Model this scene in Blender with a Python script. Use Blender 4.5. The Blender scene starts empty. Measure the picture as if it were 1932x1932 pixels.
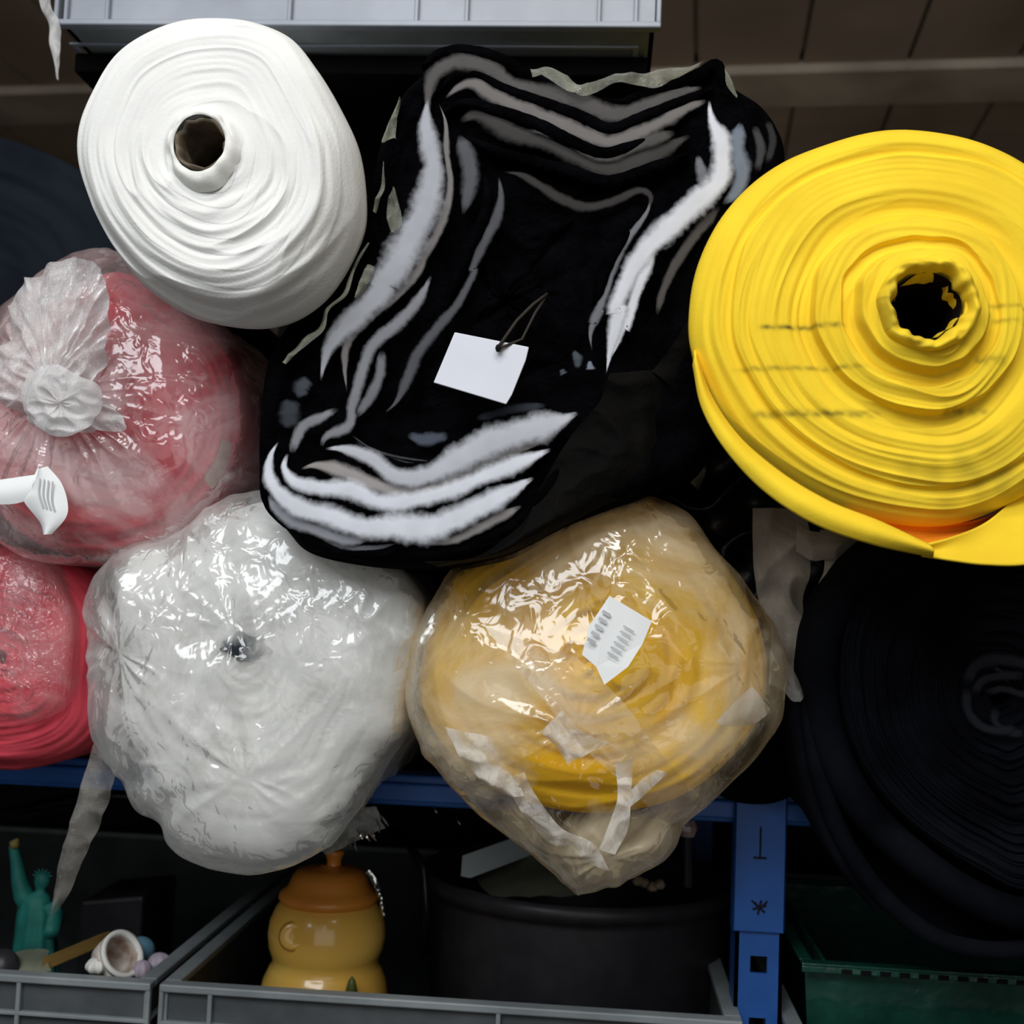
import bpy, math, random
from mathutils import Vector, Matrix, noise
random.seed(7)
PI = math.pi
W = 1932.0
F = 2300.0
C = bpy.context.scene.collection

# ------------------------------------------------------------------ camera
ROLL = math.radians(2.3)
tx, ty = (1130-966)/F, -(1150-966)/F
a = tx*math.cos(-ROLL) + ty*math.sin(-ROLL)      # direction of the shelf depth in the un-rolled camera
b = -tx*math.sin(-ROLL) + ty*math.cos(-ROLL)
yaw = math.atan(a)
pitch = math.atan(-b*math.cos(yaw))
RM = Matrix.Rotation(yaw, 3, 'Z') @ Matrix.Rotation(PI/2+pitch, 3, 'X') @ Matrix.Rotation(ROLL, 3, 'Z')
cd = bpy.data.cameras.new('camera'); cam = bpy.data.objects.new('camera', cd); C.objects.link(cam)
cd.sensor_width = 36; cd.lens = 36*F/W; cd.clip_start = .01
cam.rotation_euler = RM.to_euler()
cd.dof.use_dof = True; cd.dof.focus_distance = .78; cd.dof.aperture_fstop = 9
bpy.context.scene.camera = cam

def P(px, py, Y):
    d = RM @ Vector(((px-966)/F, -(py-966)/F, -1))
    return d*(Y/d.y)
def XZ(px, py, Y):
    p = P(px, py, Y); return (p.x, p.z)

# ------------------------------------------------------------------ tagging
def tag(o, label, cat, group=None, kind=None):
    o['label'] = label; o['category'] = cat
    if group: o['group'] = group
    if kind: o['kind'] = kind
    return o
def wloc(o):
    v = Vector((0, 0, 0))
    while o: v += o.location; o = o.parent
    return v
def thing(name, loc, label, cat, group=None):
    o = bpy.data.objects.new(name, None); C.objects.link(o); o.location = loc
    o.empty_display_size = .02
    return tag(o, label, cat, group)
def obj(name, verts, faces, m, parent=None, smooth=True, mask=None, label=None):
    me = bpy.data.meshes.new(name)
    if parent: off = wloc(parent)
    else:
        n = len(verts); off = Vector((sum(v[0] for v in verts)/n, sum(v[1] for v in verts)/n, min(v[2] for v in verts)))
    me.from_pydata([(v[0]-off.x, v[1]-off.y, v[2]-off.z) for v in verts], [], faces)
    me.materials.append(m)
    if smooth:
        for p in me.polygons: p.use_smooth = True
    if mask:
        at = me.attributes.new('grime', 'FLOAT', 'POINT')
        at.data.foreach_set('value', mask)
    me.update()
    o = bpy.data.objects.new(name, me); C.objects.link(o)
    if parent: o.parent = parent
    else: o.location = off
    if label: o['label'] = label
    return o
def bevel(o, w, seg=2):
    md = o.modifiers.new('bevel', 'BEVEL'); md.width = w; md.segments = seg; md.limit_method = 'ANGLE'; return o
def solid(o, t):
    md = o.modifiers.new('solid', 'SOLIDIFY'); md.thickness = t; md.offset = 0; return o

# ------------------------------------------------------------------ materials
def newmat(name):
    m = bpy.data.materials.new(name); m.use_nodes = True
    nt = m.node_tree; nt.nodes.clear()
    return m, nt, nt.nodes, nt.links
def mat(name, col, rough=.8, col2=None, nscale=40, bump=.2, bscale=300, spec=.3, metal=0, stretch=None,
        sheen=0, grime=None, coat=0, trans=0, bdist=.001, detail=3):
    m, nt, N, L = newmat(name)
    out = N.new('ShaderNodeOutputMaterial'); pb = N.new('ShaderNodeBsdfPrincipled')
    L.new(pb.outputs[0], out.inputs[0])
    tc = N.new('ShaderNodeTexCoord'); mp = N.new('ShaderNodeMapping')
    if stretch: mp.inputs['Scale'].default_value = stretch
    L.new(tc.outputs['Object'], mp.inputs[0])
    n1 = N.new('ShaderNodeTexNoise'); n1.inputs['Scale'].default_value = nscale; n1.inputs['Detail'].default_value = detail
    L.new(mp.outputs[0], n1.inputs['Vector'])
    rp = N.new('ShaderNodeValToRGB'); L.new(n1.outputs[0], rp.inputs[0])
    c2 = col2 or tuple(c*.8 for c in col)
    rp.color_ramp.elements[0].position = .35; rp.color_ramp.elements[1].position = .65
    rp.color_ramp.elements[0].color = (*c2, 1); rp.color_ramp.elements[1].color = (*col, 1)
    src = rp.outputs[0]
    if grime:
        at = N.new('ShaderNodeAttribute'); at.attribute_name = 'grime'
        mx = N.new('ShaderNodeMix'); mx.data_type = 'RGBA'
        L.new(at.outputs['Fac'], mx.inputs[0]); L.new(src, mx.inputs[6]); mx.inputs[7].default_value = (*grime, 1)
        src = mx.outputs[2]
    L.new(src, pb.inputs['Base Color'])
    pb.inputs['Roughness'].default_value = rough; pb.inputs['Metallic'].default_value = metal
    pb.inputs['Specular IOR Level'].default_value = spec
    pb.inputs['Coat Weight'].default_value = coat; pb.inputs['Coat Roughness'].default_value = .05
    pb.inputs['Sheen Weight'].default_value = sheen; pb.inputs['Transmission Weight'].default_value = trans
    if bump:
        n2 = N.new('ShaderNodeTexNoise'); n2.inputs['Scale'].default_value = bscale; n2.inputs['Detail'].default_value = 4
        L.new(mp.outputs[0], n2.inputs['Vector'])
        bp = N.new('ShaderNodeBump'); bp.inputs['Strength'].default_value = bump; bp.inputs['Distance'].default_value = bdist
        L.new(n2.outputs[0], bp.inputs['Height']); L.new(bp.outputs[0], pb.inputs['Normal'])
    return m
def film(name, tint=(.8, .8, .78), lo=.2, hi=.8, scale=14, gloss=.12, grough=.13, bscale=38, bstr=.5, bdist=.003, p0=.38, p1=.62):
    """thin crinkled polythene film: see-through, milky where crumpled, glossy on top"""
    m, nt, N, L = newmat(name)
    out = N.new('ShaderNodeOutputMaterial'); tc = N.new('ShaderNodeTexCoord')
    n1 = N.new('ShaderNodeTexNoise'); n1.inputs['Scale'].default_value = scale; n1.inputs['Detail'].default_value = 5
    n1.inputs['Distortion'].default_value = 1.6; n1.inputs['Roughness'].default_value = .6
    L.new(tc.outputs['Object'], n1.inputs['Vector'])
    mr = N.new('ShaderNodeMapRange'); L.new(n1.outputs[0], mr.inputs[0])
    mr.inputs[1].default_value = p0; mr.inputs[2].default_value = p1
    mr.inputs[3].default_value = lo; mr.inputs[4].default_value = hi
    at = N.new('ShaderNodeAttribute'); at.attribute_name = 'grime'
    ad = N.new('ShaderNodeMath'); ad.operation = 'ADD'; ad.use_clamp = True
    L.new(mr.outputs[0], ad.inputs[0]); L.new(at.outputs['Fac'], ad.inputs[1])
    tr = N.new('ShaderNodeBsdfTransparent')
    df = N.new('ShaderNodeBsdfDiffuse'); df.inputs[0].default_value = (*tint, 1)
    tl = N.new('ShaderNodeBsdfTranslucent'); tl.inputs[0].default_value = (*tint, 1)
    mtl = N.new('ShaderNodeMixShader'); mtl.inputs[0].default_value = .25
    L.new(df.outputs[0], mtl.inputs[1]); L.new(tl.outputs[0], mtl.inputs[2])
    m1 = N.new('ShaderNodeMixShader'); L.new(ad.outputs[0], m1.inputs[0]); L.new(tr.outputs[0], m1.inputs[1]); L.new(mtl.outputs[0], m1.inputs[2])
    vo = N.new('ShaderNodeTexVoronoi'); vo.inputs['Scale'].default_value = bscale
    n3 = N.new('ShaderNodeTexNoise'); n3.inputs['Scale'].default_value = bscale*.5; n3.inputs['Detail'].default_value = 1.5; n3.inputs['Distortion'].default_value = .9
    mxv = N.new('ShaderNodeMix'); mxv.data_type = 'VECTOR'; mxv.inputs[0].default_value = .06
    L.new(tc.outputs['Object'], mxv.inputs[4]); L.new(n3.outputs[1], mxv.inputs[5]); L.new(mxv.outputs[1], vo.inputs['Vector'])
    sm = N.new('ShaderNodeMath'); sm.operation = 'ADD'; L.new(vo.outputs[0], sm.inputs[0]); L.new(n3.outputs[0], sm.inputs[1])
    bp = N.new('ShaderNodeBump'); bp.inputs['Strength'].default_value = bstr; bp.inputs['Distance'].default_value = bdist
    L.new(sm.outputs[0], bp.inputs['Height'])
    gl = N.new('ShaderNodeBsdfGlossy'); gl.inputs['Roughness'].default_value = grough
    L.new(bp.outputs[0], gl.inputs['Normal'])
    lw = N.new('ShaderNodeLayerWeight'); lw.inputs[0].default_value = .25; L.new(bp.outputs[0], lw.inputs['Normal'])
    mm = N.new('ShaderNodeMath'); mm.operation = 'MULTIPLY_ADD'; mm.use_clamp = True
    L.new(lw.outputs['Fresnel'], mm.inputs[0]); mm.inputs[1].default_value = .35; mm.inputs[2].default_value = gloss*.8
    m2 = N.new('ShaderNodeMixShader'); L.new(mm.outputs[0], m2.inputs[0]); L.new(m1.outputs[0], m2.inputs[1]); L.new(gl.outputs[0], m2.inputs[2])
    L.new(m2.outputs[0], out.inputs[0])
    return m

M = {}
M['white_fabric'] = mat('white_fabric', (.8, .8, .775), .9, (.75, .75, .73), 30, .25, 500, sheen=.1)
M['cream_fabric'] = mat('cream_fabric', (.8, .8, .76), .9, (.72, .72, .68), 30, .25, 500)
M['yellow_fabric'] = mat('yellow_fabric', (.93, .66, .035), .85, (.88, .6, .03), 25, .15, 500, grime=(.12, .1, .02), spec=.15)
M['yellow_pocket_shade'] = mat('yellow_pocket_shade', (.85, .33, .015), .9, (.7, .2, .01), 25, .25, 500, spec=.1)  # yellow cloth with the hollow's orange shade put into the colour
M['yellow_roll2'] = mat('yellow_roll2', (.95, .6, .02), .85, (.85, .48, .02), 25, .25, 300, spec=.2)
M['pink_fabric'] = mat('pink_fabric', (.66, .075, .1), .85, (.5, .045, .07), 18, .25, 300, spec=.2)
M['navy_fabric'] = mat('navy_fabric', (.0045, .0052, .008), .9, (.0015, .0018, .003), 25, .3, 300, spec=.06)
M['slate_fabric'] = mat('slate_fabric', (.009, .013, .019), .9, (.003, .004, .007), 9, .3, 200, spec=.08)
M['black_plush'] = mat('black_plush', (.002, .002, .003), .95, (.0005, .0005, .0008), 60, .8, 250, spec=.02, bdist=.004)
M['black_sheet'] = mat('black_sheet', (.0028, .0024, .0021), .8, (.0012, .0011, .001), 30, .7, 60, spec=.08, bdist=.004)
M['black_gloss'] = mat('black_gloss', (.004, .0045, .0055), .35, (.002, .002, .003), 30, .5, 60, spec=.25, bdist=.003)
M['card'] = mat('card', (.2, .16, .11), .9, (.08, .065, .045), 70)
M['tag_paper'] = mat('tag_paper', (.72, .74, .82), .7, (.68, .7, .78), 20, .05)
M['sticker_paper'] = mat('sticker_paper', (.88, .9, .9), .6, (.85, .87, .87), 20, .05)
M['ink'] = mat('ink', (.55, .56, .58), .8)
M['twine'] = mat('twine', (.04, .033, .026), .9)
M['tape'] = mat('tape', (.42, .36, .26), .35, (.38, .32, .23), 60, .1, spec=.5)
M['crate_grey'] = mat('crate_grey', (.25, .28, .29), .42, (.2, .225, .235), 30, .15, 200, spec=.45)
M['crate_panel_shade'] = mat('crate_panel_shade', (.085, .095, .1), .5, (.06, .068, .072), 30, .15, 200, spec=.3)  # crate grey darkened in colour for the shade inside the crates
M['crate_light'] = mat('crate_light', (.3, .33, .385), .38, (.23, .255, .3), 14, .15, 120, spec=.5)
M['blue_paint'] = mat('blue_paint', (.018, .11, .42), .45, (.013, .09, .35), 30, .1, 300, spec=.4)
M['hole_dark'] = mat('hole_dark', (.002, .002, .002), .9)
M['deck'] = mat('deck', (.012, .013, .018), .8, (.006, .006, .008), 30)
M['black_plastic'] = mat('black_plastic', (.03, .03, .035), .45, (.022, .022, .025), 50, .2, 150, spec=.4)
M['jar_glaze'] = mat('jar_glaze', (.98, .62, .13), .25, (.9, .5, .08), 7, .05, 60, spec=.5, coat=.6, stretch=(1, 1, 5))
M['lid_glaze'] = mat('lid_glaze', (.85, .33, .05), .35, (.75, .26, .035), 20, .1, 60, spec=.5, coat=.25)
M['teal'] = mat('teal', (.012, .15, .125), .6, (.008, .1, .085), 60, .2, 200)
M['torch'] = mat('torch', (.25, .2, .06), .6)
M['ball_blue'] = mat('ball_blue', (.12, .27, .38), .5, (.1, .22, .3), 40)
M['wood_yellow'] = mat('wood_yellow', (.38, .24, .07), .6, (.28, .17, .05), 20, stretch=(1, 1, 6))
M['shell'] = mat('shell', (.7, .66, .6), .5, (.3, .2, .15), 60)
M['pale_pink'] = mat('pale_pink', (.5, .43, .5), .5, (.4, .33, .4), 30)
M['plank'] = mat('plank', (.55, .63, .65), .5, (.45, .53, .55), 10)
M['olive'] = mat('olive', (.2, .21, .15), .6, (.1, .11, .08), 20)
M['chrome'] = mat('chrome', (.8, .82, .82), .12, (.6, .62, .62), 90, .8, 90, metal=1, bdist=.004)
M['green_plastic'] = mat('green_plastic', (.014, .09, .062), .25, (.008, .05, .036), 30, .5, 50, spec=.6, coat=.3, bdist=.003)
M['rose_glass'] = mat('rose_glass', (.5, .4, .38), .1, (.3, .2, .2), 120, .8, 120, coat=1)
M['sand'] = mat('sand', (.3, .23, .17), .7, (.1, .07, .05), 150, .5)
M['pvc_white'] = film('pvc_white', (.93, .94, .92), .3, .8, 11, .09, .13, 34, .5)
M['pvc_pink'] = film('pvc_pink', (.93, .78, .78), .1, .55, 11, .08, .12, 34, .45)
M['pvc_pink_thin'] = film('pvc_pink_thin', (.86, .6, .62), .05, .4, 13, .06, .15, 40, .5)
M['pvc_yellow'] = film('pvc_yellow', (.94, .82, .58), .06, .62, 9, .09, .11, 30, .5)
M['pvc_knot'] = film('pvc_knot', (.95, .94, .94), .45, .9, 22, .1, .15, 60, .7)
M['pvc_fold'] = film('pvc_fold', (.93, .9, .84), .12, .6, 45, .06, .15, 60, .5)
M['pvc_clear'] = film('pvc_clear', (.6, .58, .52), .15, .4, 20, .08, .12, 60, .5)
M['pvc_dull'] = film('pvc_dull', (.5, .44, .36), .5, .9, 14, .03, .25, 40, .5)
M['pvc_olive'] = film('pvc_olive', (.5, .52, .4), .2, .6, 20, .06, .2, 50, .5)
def grey(v, tint=(1, 1, 1.12)):
    k = 'fleece_%d' % int(v*100)
    if k not in M:
        M[k] = mat(k, tuple(v*t for t in tint), .95, tuple(v*.8*t for t in tint), 120, .6, 350, spec=.1, sheen=.2, bdist=.002)
    return M[k]

# ------------------------------------------------------------------ geometry helpers
def closed(pts, n):
    m = len(pts); out = []
    # Catmull-Rom, resampled by arc length
    fine = []
    for i in range(m):
        p0, p1, p2, p3 = [Vector(pts[(i+j-1) % m]) for j in range(4)]
        for k in range(24):
            t = k/24
            fine.append(.5*((2*p1)+(-p0+p2)*t+(2*p0-5*p1+4*p2-p3)*t*t+(-p0+3*p1-3*p2+p3)*t**3))
    return resample(fine+[fine[0]], n, True)
def openc(pts, n, smooth=True):
    pts = [Vector(p) for p in pts]
    if not smooth or len(pts) < 3: return resample(pts, n, False)
    ext = [2*pts[0]-pts[1]]+pts+[2*pts[-1]-pts[-2]]
    fine = []
    for i in range(len(pts)-1):
        p0, p1, p2, p3 = ext[i:i+4]
        for k in range(20):
            t = k/20
            fine.append(.5*((2*p1)+(-p0+p2)*t+(2*p0-5*p1+4*p2-p3)*t*t+(-p0+3*p1-3*p2+p3)*t**3))
    return resample(fine+[pts[-1]], n, False)
def resample(f, n, cyc):
    L = [0]
    for i in range(1, len(f)): L.append(L[-1]+(f[i]-f[i-1]).length)
    out = []; j = 0; cnt = n if cyc else n-1
    for i in range(n):
        s = L[-1]*i/cnt
        while j < len(L)-2 and L[j+1] < s: j += 1
        d = L[j+1]-L[j]
        out.append(f[j].lerp(f[j+1], (s-L[j])/d if d > 0 else 0))
    return out
def gridfaces(nr, nc, cyc=True, base=0):
    fs = []
    for i in range(nr-1):
        for j in range(nc if cyc else nc-1):
            j2 = (j+1) % nc
            fs.append((base+i*nc+j, base+(i+1)*nc+j, base+(i+1)*nc+j2, base+i*nc+j2))
    return fs
def nz(x, y, z): return noise.noise(Vector((x, y, z)))
def ridge(x, y, z): return 1-min(1, abs(noise.noise(Vector((x, y, z))))*3)
def sstep(a, b, x):
    t = min(1, max(0, (x-a)/(b-a))); return t*t*(3-2*t)

ZDECK = P(700, 1462, 1.0).z
def clampz(z, y, on=True):
    if not on: return z
    k = sstep(.90, .955, y)
    return max(z, (ZDECK+.003)*k + (-9)*(1-k)) if k > .999 else (z if z > ZDECK+.003 else z*(1-k)+(ZDECK+.003)*k)

def roll(name, outer_px, centre_px, hole_px, Y0, Yb, m, parent, face, nth=320, nr=200, edge=.012, hole_depth=.12, side=None, clamp=True, maskf=None, taper=1.0, label=None, back_px=None):
    """a wound roll: hole, layered end face, rounded rim, long side going back, closed back"""
    out = closed([XZ(*p, Y0) for p in outer_px], nth)
    c = Vector(XZ(*centre_px, Y0))
    if isinstance(hole_px, (int, float)):
        hr = hole_px*Y0/F
        hole = [c+(o-c).normalized()*hr for o in out]
    else:
        hl = closed([XZ(*p, Y0) for p in hole_px], 120)
        angs = [math.atan2(h.y-c.y, h.x-c.x) for h in hl]
        hole = []
        for o in out:
            th = math.atan2(o.y-c.y, o.x-c.x)
            k = min(range(120), key=lambda q: abs(math.remainder(angs[q]-th, 2*PI)))
            k2 = (k+1) % 120
            hole.append((hl[k]+hl[k2]+hl[k-1])/3)
    V = []; mk = []
    cols = []
    for k in range(nth):
        th = 2*PI*k/nth
        cols.append((out[k], hole[k], math.cos(th), math.sin(th)))
    rows = 0
    for d in (hole_depth, hole_depth*.6, hole_depth*.3, .02, .008, .003):
        for o, h, cs, sn in cols:
            V.append((h.x, Y0+face(0, cs, sn)+d, h.y)); mk.append(0)
        rows += 1
    for i in range(nr):
        t = i/(nr-1)
        for o, h, cs, sn in cols:
            rr = (o-h).length
            q = h.lerp(o, t)
            e = 0
            dist = (1-t)*rr
            if dist < edge: e = edge-math.sqrt(max(0, edge*edge-(edge-dist)**2))
            V.append((q.x, Y0+face(t, cs, sn)+e, q.y))
            mk.append(maskf(q.x, q.y, t, cs, sn) if maskf else 0)
        rows += 1
    ns = 40; sh = Vector((0, 0))
    if back_px: sh = Vector(XZ(*back_px, Yb))-c
    for i in range(1, ns+1):
        s = i/ns; yy = Y0+edge+(Yb-Y0-edge)*s**1.6
        sc = 1+(taper-1)*s; ax = sh*((yy-Y0)/(Yb-Y0))
        for o, h, cs, sn in cols:
            v = o-c; L = v.length; r = L*sc
            if side: r += side(yy-Y0, cs, sn)
            q = c+v/L*r+ax
            y = yy+face(1, cs, sn)*(1-s)
            V.append((q.x, y, clampz(q.y, y, clamp))); mk.append(0)
        rows += 1
    cc = V[-nth:]
    for sc in (.7, .35, .02):
        for v in cc: V.append((c.x+ax.x+(v[0]-c.x-ax.x)*sc, v[1], c.y+ax.y+(v[2]-c.y-ax.y)*sc)); mk.append(0)
        rows += 1
    fs = gridfaces(rows, nth)
    fs.append(tuple(range(nth)))
    fs.append(tuple(reversed(range((rows-1)*nth, rows*nth))))
    return obj(name, V, fs, m, parent, mask=mk, label=label)

def rings(amp=.003, freq=22, ang=1.2, seed=0, warp=.03):
    def f(t, cs, sn):
        tt = t+warp*nz(cs*1.3+seed, sn*1.3, seed*.7)
        v = nz(tt*freq+seed*3.1, cs*ang, sn*ang)*.9+nz(tt*freq*2.3+seed, cs*ang*1.5, sn*ang*1.5)*.5
        w = ridge(tt*freq*.6+seed*1.7, cs*ang*.8, sn*ang*.8)
        return amp*(v-.7*w*w)
    return f

def bag(name, out_px, centre_px, Y0, dome, Yb, m, parent, gathers=(), crump=.004, cf=16, nth=420, nr=150, seed=0, p=2.4, clamp=True, grime=None, sidew=.003, ff=1.0, tears=None, label=None, pinch=None):
    """crumpled film pulled over a roll"""
    out = closed([XZ(*q, Y0) for q in out_px], nth)
    c = Vector(XZ(*centre_px, Y0))
    G = [(Vector(XZ(x, y, Y0)), k, am, rad) for x, y, k, am, rad in gathers]
    V = []; mk = []; rows = 0
    def disp(x, z, y=0):
        q = Vector((x*cf, z*cf, y*cf+seed))
        wv = noise.noise_vector(q*.7)
        q2 = q+wv*.9
        pt = sstep(-.1, .35, nz(x*11+seed, z*11, 4))      # creases gather in patches
        d = crump*(noise.noise(q2)*1.3 + (1-abs(noise.noise(q2*1.6+wv*.8))*2.6)*.42*(.3+pt) + (1-abs(noise.noise(q2*3.7))*2.4)*.17*pt)
        for g, k, am, rad in G:
            v = Vector((x, z))-g; r = v.length; th = math.atan2(v.y, v.x)
            pl = 1-abs(nz(math.cos(th)*k*.55+seed, math.sin(th)*k*.55, r*14))*2.4
            d += .6*am*pl*math.exp(-(r/rad)**2)*min(1, r/.02)*(.35+.9*sstep(-.25, .35, nz(math.cos(th)*1.3, math.sin(th)*1.3, seed+k)))
        return d
    for i in range(nr):
        t = i/(nr-1); tt = math.sin(t*PI/2)**.9
        for k in range(nth):
            o = out[k]; q = c.lerp(o, tt)
            dd = disp(q.x, q.y)
            y = Y0-dome*(max(0, 1-tt**p))**(1/p)-dd*(.35+.65*(1-tt**4))
            v = (o-c).normalized()
            q2 = q+v*dd*(tt**6)*.8
            V.append((q2.x, y, q2.y)); mk.append(grime(q.x, q.y) if grime else 0)
        rows += 1
    ns = 46
    for i in range(1, ns+1):
        s = i/ns; yy = Y0+(Yb-Y0)*s**1.5
        for k in range(nth):
            o = out[k]; v = (o-c).normalized()
            dd = disp(o.x, o.y, (yy-Y0))
            q = o+v*dd*.8
            V.append((q.x, yy, clampz(q.y, yy, clamp))); mk.append(0)
        rows += 1
    fs = gridfaces(rows, nth)
    return obj(name, V, fs, m, parent, mask=mk, label=label)

def strip(name, A, B, YA, YB, m, parent=None, n=60, w=10, bulge=0, nzamp=0, nf=30, thick=0, smooth=True, seed=0, label=None, grime=None):
    """a sheet lofted between two traced curves, each at its own depth (a depth may be a list along the curve)"""
    def lift(pts, Y):
        ys = Y if isinstance(Y, (list, tuple)) else [Y]*len(pts)
        return openc([P(p[0], p[1], y) for p, y in zip(pts, ys)], n, smooth)
    a_, b_ = lift(A, YA), lift(B, YB)
    V = []; mk = []
    for i in range(n):
        for j in range(w):
            t = j/(w-1); q = a_[i].lerp(b_[i], t)
            d = bulge*math.sin(t*PI)
            if nzamp: d += nzamp*(1-abs(nz(q.x*nf+seed, q.z*nf, seed))*2.4)
            V.append((q.x, q.y-d, q.z)); mk.append(grime or 0)
    o = obj(name, V, gridfaces(n, w, False), m, parent, mask=mk, label=label)
    if thick: solid(o, thick)
    return o

def fuzz(name, col):
    m, nt, N, L = newmat(name)
    out = N.new('ShaderNodeOutputMaterial'); tc = N.new('ShaderNodeTexCoord')
    n1 = N.new('ShaderNodeTexNoise'); n1.inputs['Scale'].default_value = 260; n1.inputs['Detail'].default_value = 3
    n2 = N.new('ShaderNodeTexNoise'); n2.inputs['Scale'].default_value = 55; n2.inputs['Detail'].default_value = 3
    L.new(tc.outputs['Object'], n1.inputs['Vector']); L.new(tc.outputs['Object'], n2.inputs['Vector'])
    at = N.new('ShaderNodeAttribute'); at.attribute_name = 'grime'
    s1 = N.new('ShaderNodeMath'); s1.operation = 'MULTIPLY_ADD'; L.new(n1.outputs[0], s1.inputs[0]); s1.inputs[1].default_value = .3; L.new(at.outputs['Fac'], s1.inputs[2])
    s2 = N.new('ShaderNodeMath'); s2.operation = 'MULTIPLY_ADD'; L.new(n2.outputs[0], s2.inputs[0]); s2.inputs[1].default_value = .4; L.new(s1.outputs[0], s2.inputs[2])
    mr = N.new('ShaderNodeMapRange'); mr.interpolation_type = 'SMOOTHSTEP'; L.new(s2.outputs[0], mr.inputs[0])
    mr.inputs[1].default_value = .58; mr.inputs[2].default_value = 1.2; mr.inputs[3].default_value = 1; mr.inputs[4].default_value = 0
    tr = N.new('ShaderNodeBsdfTransparent'); df = N.new('ShaderNodeBsdfDiffuse')
    rp = N.new('ShaderNodeMix'); rp.data_type = 'RGBA'; L.new(n2.outputs[0], rp.inputs[0])
    rp.inputs[6].default_value = (*[c*.8 for c in col], 1); rp.inputs[7].default_value = (*[min(1, c*1.15) for c in col], 1)
    L.new(rp.outputs[2], df.inputs[0])
    mx = N.new('ShaderNodeMixShader'); L.new(mr.outputs[0], mx.inputs[0]); L.new(tr.outputs[0], mx.inputs[1]); L.new(df.outputs[0], mx.inputs[2])
    L.new(mx.outputs[0], out.inputs[0]); return m
def band(name, pts, wid, Y, m, parent, bul=.5, back=.02, seed=0, taper=True, rag=.15, soft=False):
    """raised edge of one fabric layer following a traced line; wid in photo pixels"""
    n = max(24, int(sum((Vector(pts[i+1])-Vector(pts[i])).length for i in range(len(pts)-1))/5))
    ys = Y if isinstance(Y, (list, tuple)) else [Y]*len(pts)
    cl = openc([P(p[0], p[1], y) for p, y in zip(pts, ys)], n)
    ws = wid if isinstance(wid, (list, tuple)) else [wid]*2
    V = []; nc = 13; mk = []
    for i, q in enumerate(cl):
        t = i/(n-1)
        d = cl[min(n-1, i+1)]-cl[max(0, i-1)]; d.y = 0; d.normalize()
        nn = Vector((-d.z, 0, d.x))
        u = t*(len(ws)-1); k = min(int(u), len(ws)-2)
        wd = (ws[k]*(1-(u-k))+ws[k+1]*(u-k))*q.y/F*.5
        if taper: wd *= min(1, (min(t, 1-t)*7+.01)**(.8 if soft else .5))
        if soft: wd *= 1.95
        for j in range(nc):
            mk.append(max(abs(math.cos(PI*j/(nc-1))), 1-min(t, 1-t)*n/7.) if soft else 0)
            al = PI*(j/(nc-1))
            rg = 1+rag*(nz(i*.16+seed, j*.1, seed)*1.4+nz(i*.5+seed, (0 if j < nc/2 else 7), seed)*.7)
            x = -math.cos(al)*wd*rg; h = math.sin(al)**.7*wd*bul*2
            V.append((q+nn*x+Vector((0, -h+(back if j in (0, nc-1) else 0), 0)))[:])
    return obj(name, V, gridfaces(n, nc, False), m, parent, mask=mk)

def box(x0, x1, y0, y1, z0, z1):
    v = [(x, y, z) for x in (x0, x1) for y in (y0, y1) for z in (z0, z1)]
    f = [(0, 1, 3, 2), (4, 6, 7, 5), (0, 4, 5, 1), (2, 3, 7, 6), (0, 2, 6, 4), (1, 5, 7, 3)]
    return v, f
class MB:
    def __init__(s): s.v = []; s.f = []
    def add(s, v, f):
        b = len(s.v); s.v += [tuple(q) for q in v]; s.f += [tuple(b+i for i in q) for q in f]; return s
    def box(s, *a): return s.add(*box(*a))
    def tube(s, pts, r, n=10):
        pts = [Vector(p) for p in pts]; rs = r if isinstance(r, (list, tuple)) else [r]*len(pts)
        V = []
        for i, p in enumerate(pts):
            d = (pts[min(len(pts)-1, i+1)]-pts[max(0, i-1)]).normalized()
            u = d.orthogonal().normalized()
            if i: 
                u = (pu-d*pu.dot(d)).normalized()
            pu = u; w = d.cross(u)
            for k in range(n):
                al = 2*PI*k/n; V.append(p+(u*math.cos(al)+w*math.sin(al))*rs[i])
        f = gridfaces(len(pts), n); f.append(tuple(range(n))); f.append(tuple(reversed(range((len(pts)-1)*n, len(pts)*n))))
        return s.add(V, f)
    def lathe(s, prof, c, n=64, jit=0):
        V = []
        for i, (r, z) in enumerate(prof):
            for k in range(n):
                al = 2*PI*k/n; rr = r*(1+jit*nz(math.cos(al)*2, math.sin(al)*2, z*20))
                V.append((c[0]+rr*math.cos(al), c[1]+rr*math.sin(al), c[2]+z))
        f = gridfaces(len(prof), n); return s.add(V, f)
    def xf(s, mtx): s.v = [tuple(mtx @ Vector(v)) for v in s.v]; return s
    def build(s, name, m, parent=None, smooth=False, label=None): return obj(name, s.v, s.f, m, parent, smooth, label=label)

# ================================================================== SETTING
CAMZ = 1.42    # the lens is this far above the floor
def structure(name, v, f, m):
    o = obj(name, v, f, m, None, False); o['kind'] = 'structure'; return o
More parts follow.
